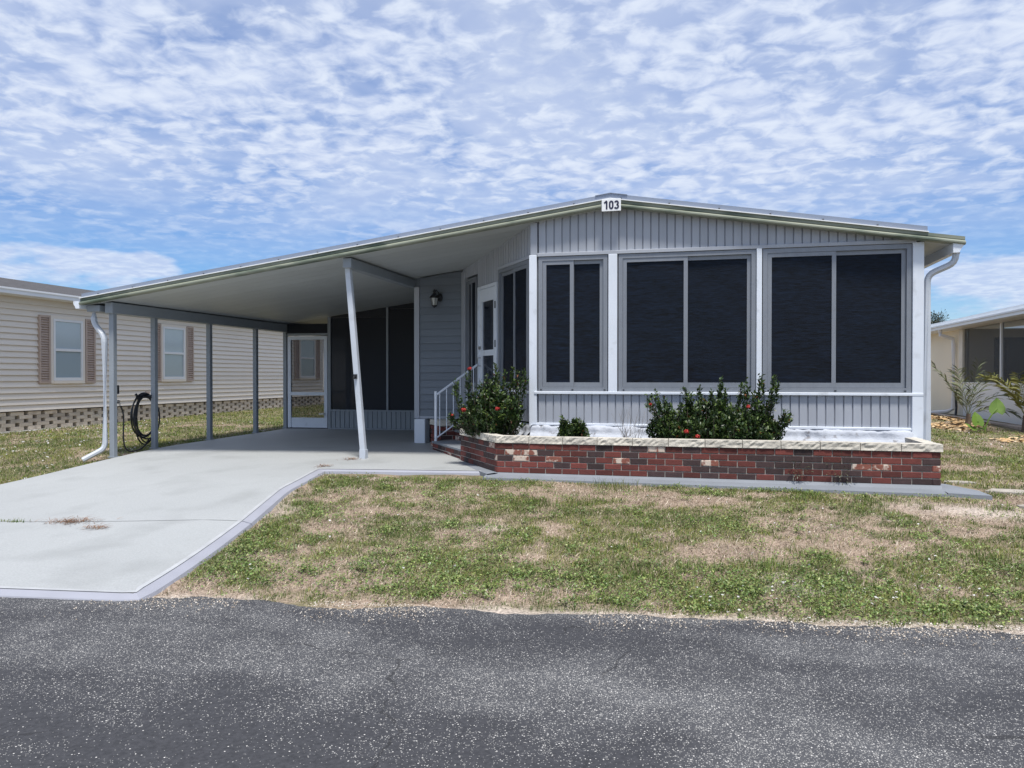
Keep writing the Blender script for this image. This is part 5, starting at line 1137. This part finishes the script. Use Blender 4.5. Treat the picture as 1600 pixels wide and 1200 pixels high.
pz_ = gz(6.25, 20.0); pm = thing('young_palm', 'young palm with arching feathery fronds beside the cream house', 'palm', (6.25, 20.0, pz_))
mb = MB(); mb.tube([(6.25, 20.0, pz_ - 0.02), (6.26, 20.0, pz_ + 0.28)], [0.07, 0.045], 8); mb.obj('trunk', M_bark, pm)
for k, (dx, dy, dz, ln, dr_) in enumerate(((-0.55, 0.1, 1.2, 1.5, 0.5), (0.1, -0.2, 1.2, 1.3, 0.5), (0.75, 0.1, 1.0, 1.35, 1.4), (-0.3, -0.4, 1.3, 1.25, 0.5), (0.45, 0.4, 1.2, 1.3, 0.9), (-0.15, 0.4, 1.3, 1.15, 0.4), (0.9, -0.3, 0.7, 1.0, 1.3))):
    mb = MB(); frond(mb, (6.25, 20.0, pz_ + 0.22), (dx, dy, dz), ln, dr_, 26, 0.013, 0.36); mb.obj('frond', M_palm, pm)
ez_ = gz(5.9, 17.85); ee = thing('elephant_ear', 'bright green elephant ear plant with three broad leaves in the mulch', 'plant', (5.9, 17.85, ez_))
def ear(cx, cy, cz, size, tilt, yaw):
    mb = MB(); out = [(0, -0.25), (0.28, -0.42), (0.46, -0.22), (0.48, 0.10), (0.34, 0.42), (0.0, 0.78), (-0.34, 0.42), (-0.48, 0.10), (-0.46, -0.22), (-0.28, -0.42)]
    M = Matrix.Translation((cx, cy, cz)) @ Matrix.Rotation(yaw, 4, 'Z') @ Matrix.Rotation(tilt, 4, 'X') @ Matrix.Scale(size, 4)
    V = [M @ Vector((x_, y_, 0.10 * abs(x_) - 0.10 * y_ * y_)) for x_, y_ in out] + [M @ Vector((0, 0.0, -0.02)), M @ Vector((0, 0.4, -0.03))]
    mb.add(V, [(0, 1, 10), (1, 2, 10), (2, 3, 10), (3, 4, 11, 10), (4, 5, 11), (5, 6, 11), (6, 7, 10, 11), (7, 8, 10), (8, 9, 10), (9, 0, 10)]); return mb
for (ex, ey, ezz, s_, ti, ya) in ((5.74, 17.80, ez_ + 0.24, 0.28, 1.25, 0.35), (6.14, 17.9, ez_ + 0.50, 0.31, 1.9, 2.9), (5.62, 17.75, ez_ + 0.10, 0.22, 0.7, 0.9)):
    ear(ex, ey, ezz, s_, ti, ya).obj('leaf', M_ear, ee)
    mb = MB(); mb.tube(bez([(5.9, 17.85, ez_), (5.9, 17.85, ez_ + 0.2), ((5.9 + ex) / 2, 17.85, ezz - 0.1), (ex, ey, ezz)], 8), 0.014, 6); mb.obj('stalk', M_ear, ee)
cz_ = gz(6.78, 18.2); cp = thing('yellowing_palm', 'yellow green palm clump at the right edge of the picture', 'palm', (6.78, 18.2, cz_))
mb = MB(); mb.tube([(6.78, 18.2, cz_ - 0.02), (6.78, 18.2, cz_ + 0.35)], [0.08, 0.05], 8); mb.obj('trunk', M_bark, cp)
for k in range(9):
    a = k * 0.7; mb = MB(); frond(mb, (6.78, 18.2, cz_ + 0.3), (math.cos(a) * 0.5, math.sin(a) * 0.5, 1.2), 1.25, 0.9 + 0.1 * k, 18, 0.022, 0.30); mb.obj('frond', M_croton, cp)

# two far tree tops above the cream house roof
def far_tree(label, x, y, h_, seed):
    r_ = np.random.default_rng(seed); t = thing('pine_tree', label, 'tree', (x, y, 0.4), 'far trees over the cream roof')
    mb = MB(); mb.tube([(x, y, 0.3), (x + 0.2, y, h_ * 0.6), (x, y, h_)], [0.25, 0.16, 0.05], 7); mb.obj('trunk', M_bark, t)
    P, D_ = [], []
    for k in range(16):
        c = np.array([x + r_.normal(0, 0.22), y + r_.normal(0, 0.3), h_ - abs(r_.normal(0, 0.6))]); m_ = 60; o_ = r_.normal(0, 0.24, (m_, 3)); P.append(c + o_); D_.append(o_ / np.linalg.norm(o_, axis=1)[:, None])
    P = np.concatenate(P); D_ = np.concatenate(D_); m_ = len(P)
    V, F, c_ = leaf_cloud(P, D_, r_.uniform(0.15, 0.3, m_), r_.uniform(0.04, 0.08, m_), np.array([0.03, 0.045, 0.03])[None] * r_.uniform(0.6, 1.4, m_)[:, None]); o = np_mesh('crown', V, F, M_leaf, c_, t); o['kind'] = 'stuff'
far_tree('distant dark tree top right beside the home corner', 18.3, 68, 6.15, 1); far_tree('distant small tree top further right over the cream roof', 19.6, 70, 6.3, 2)
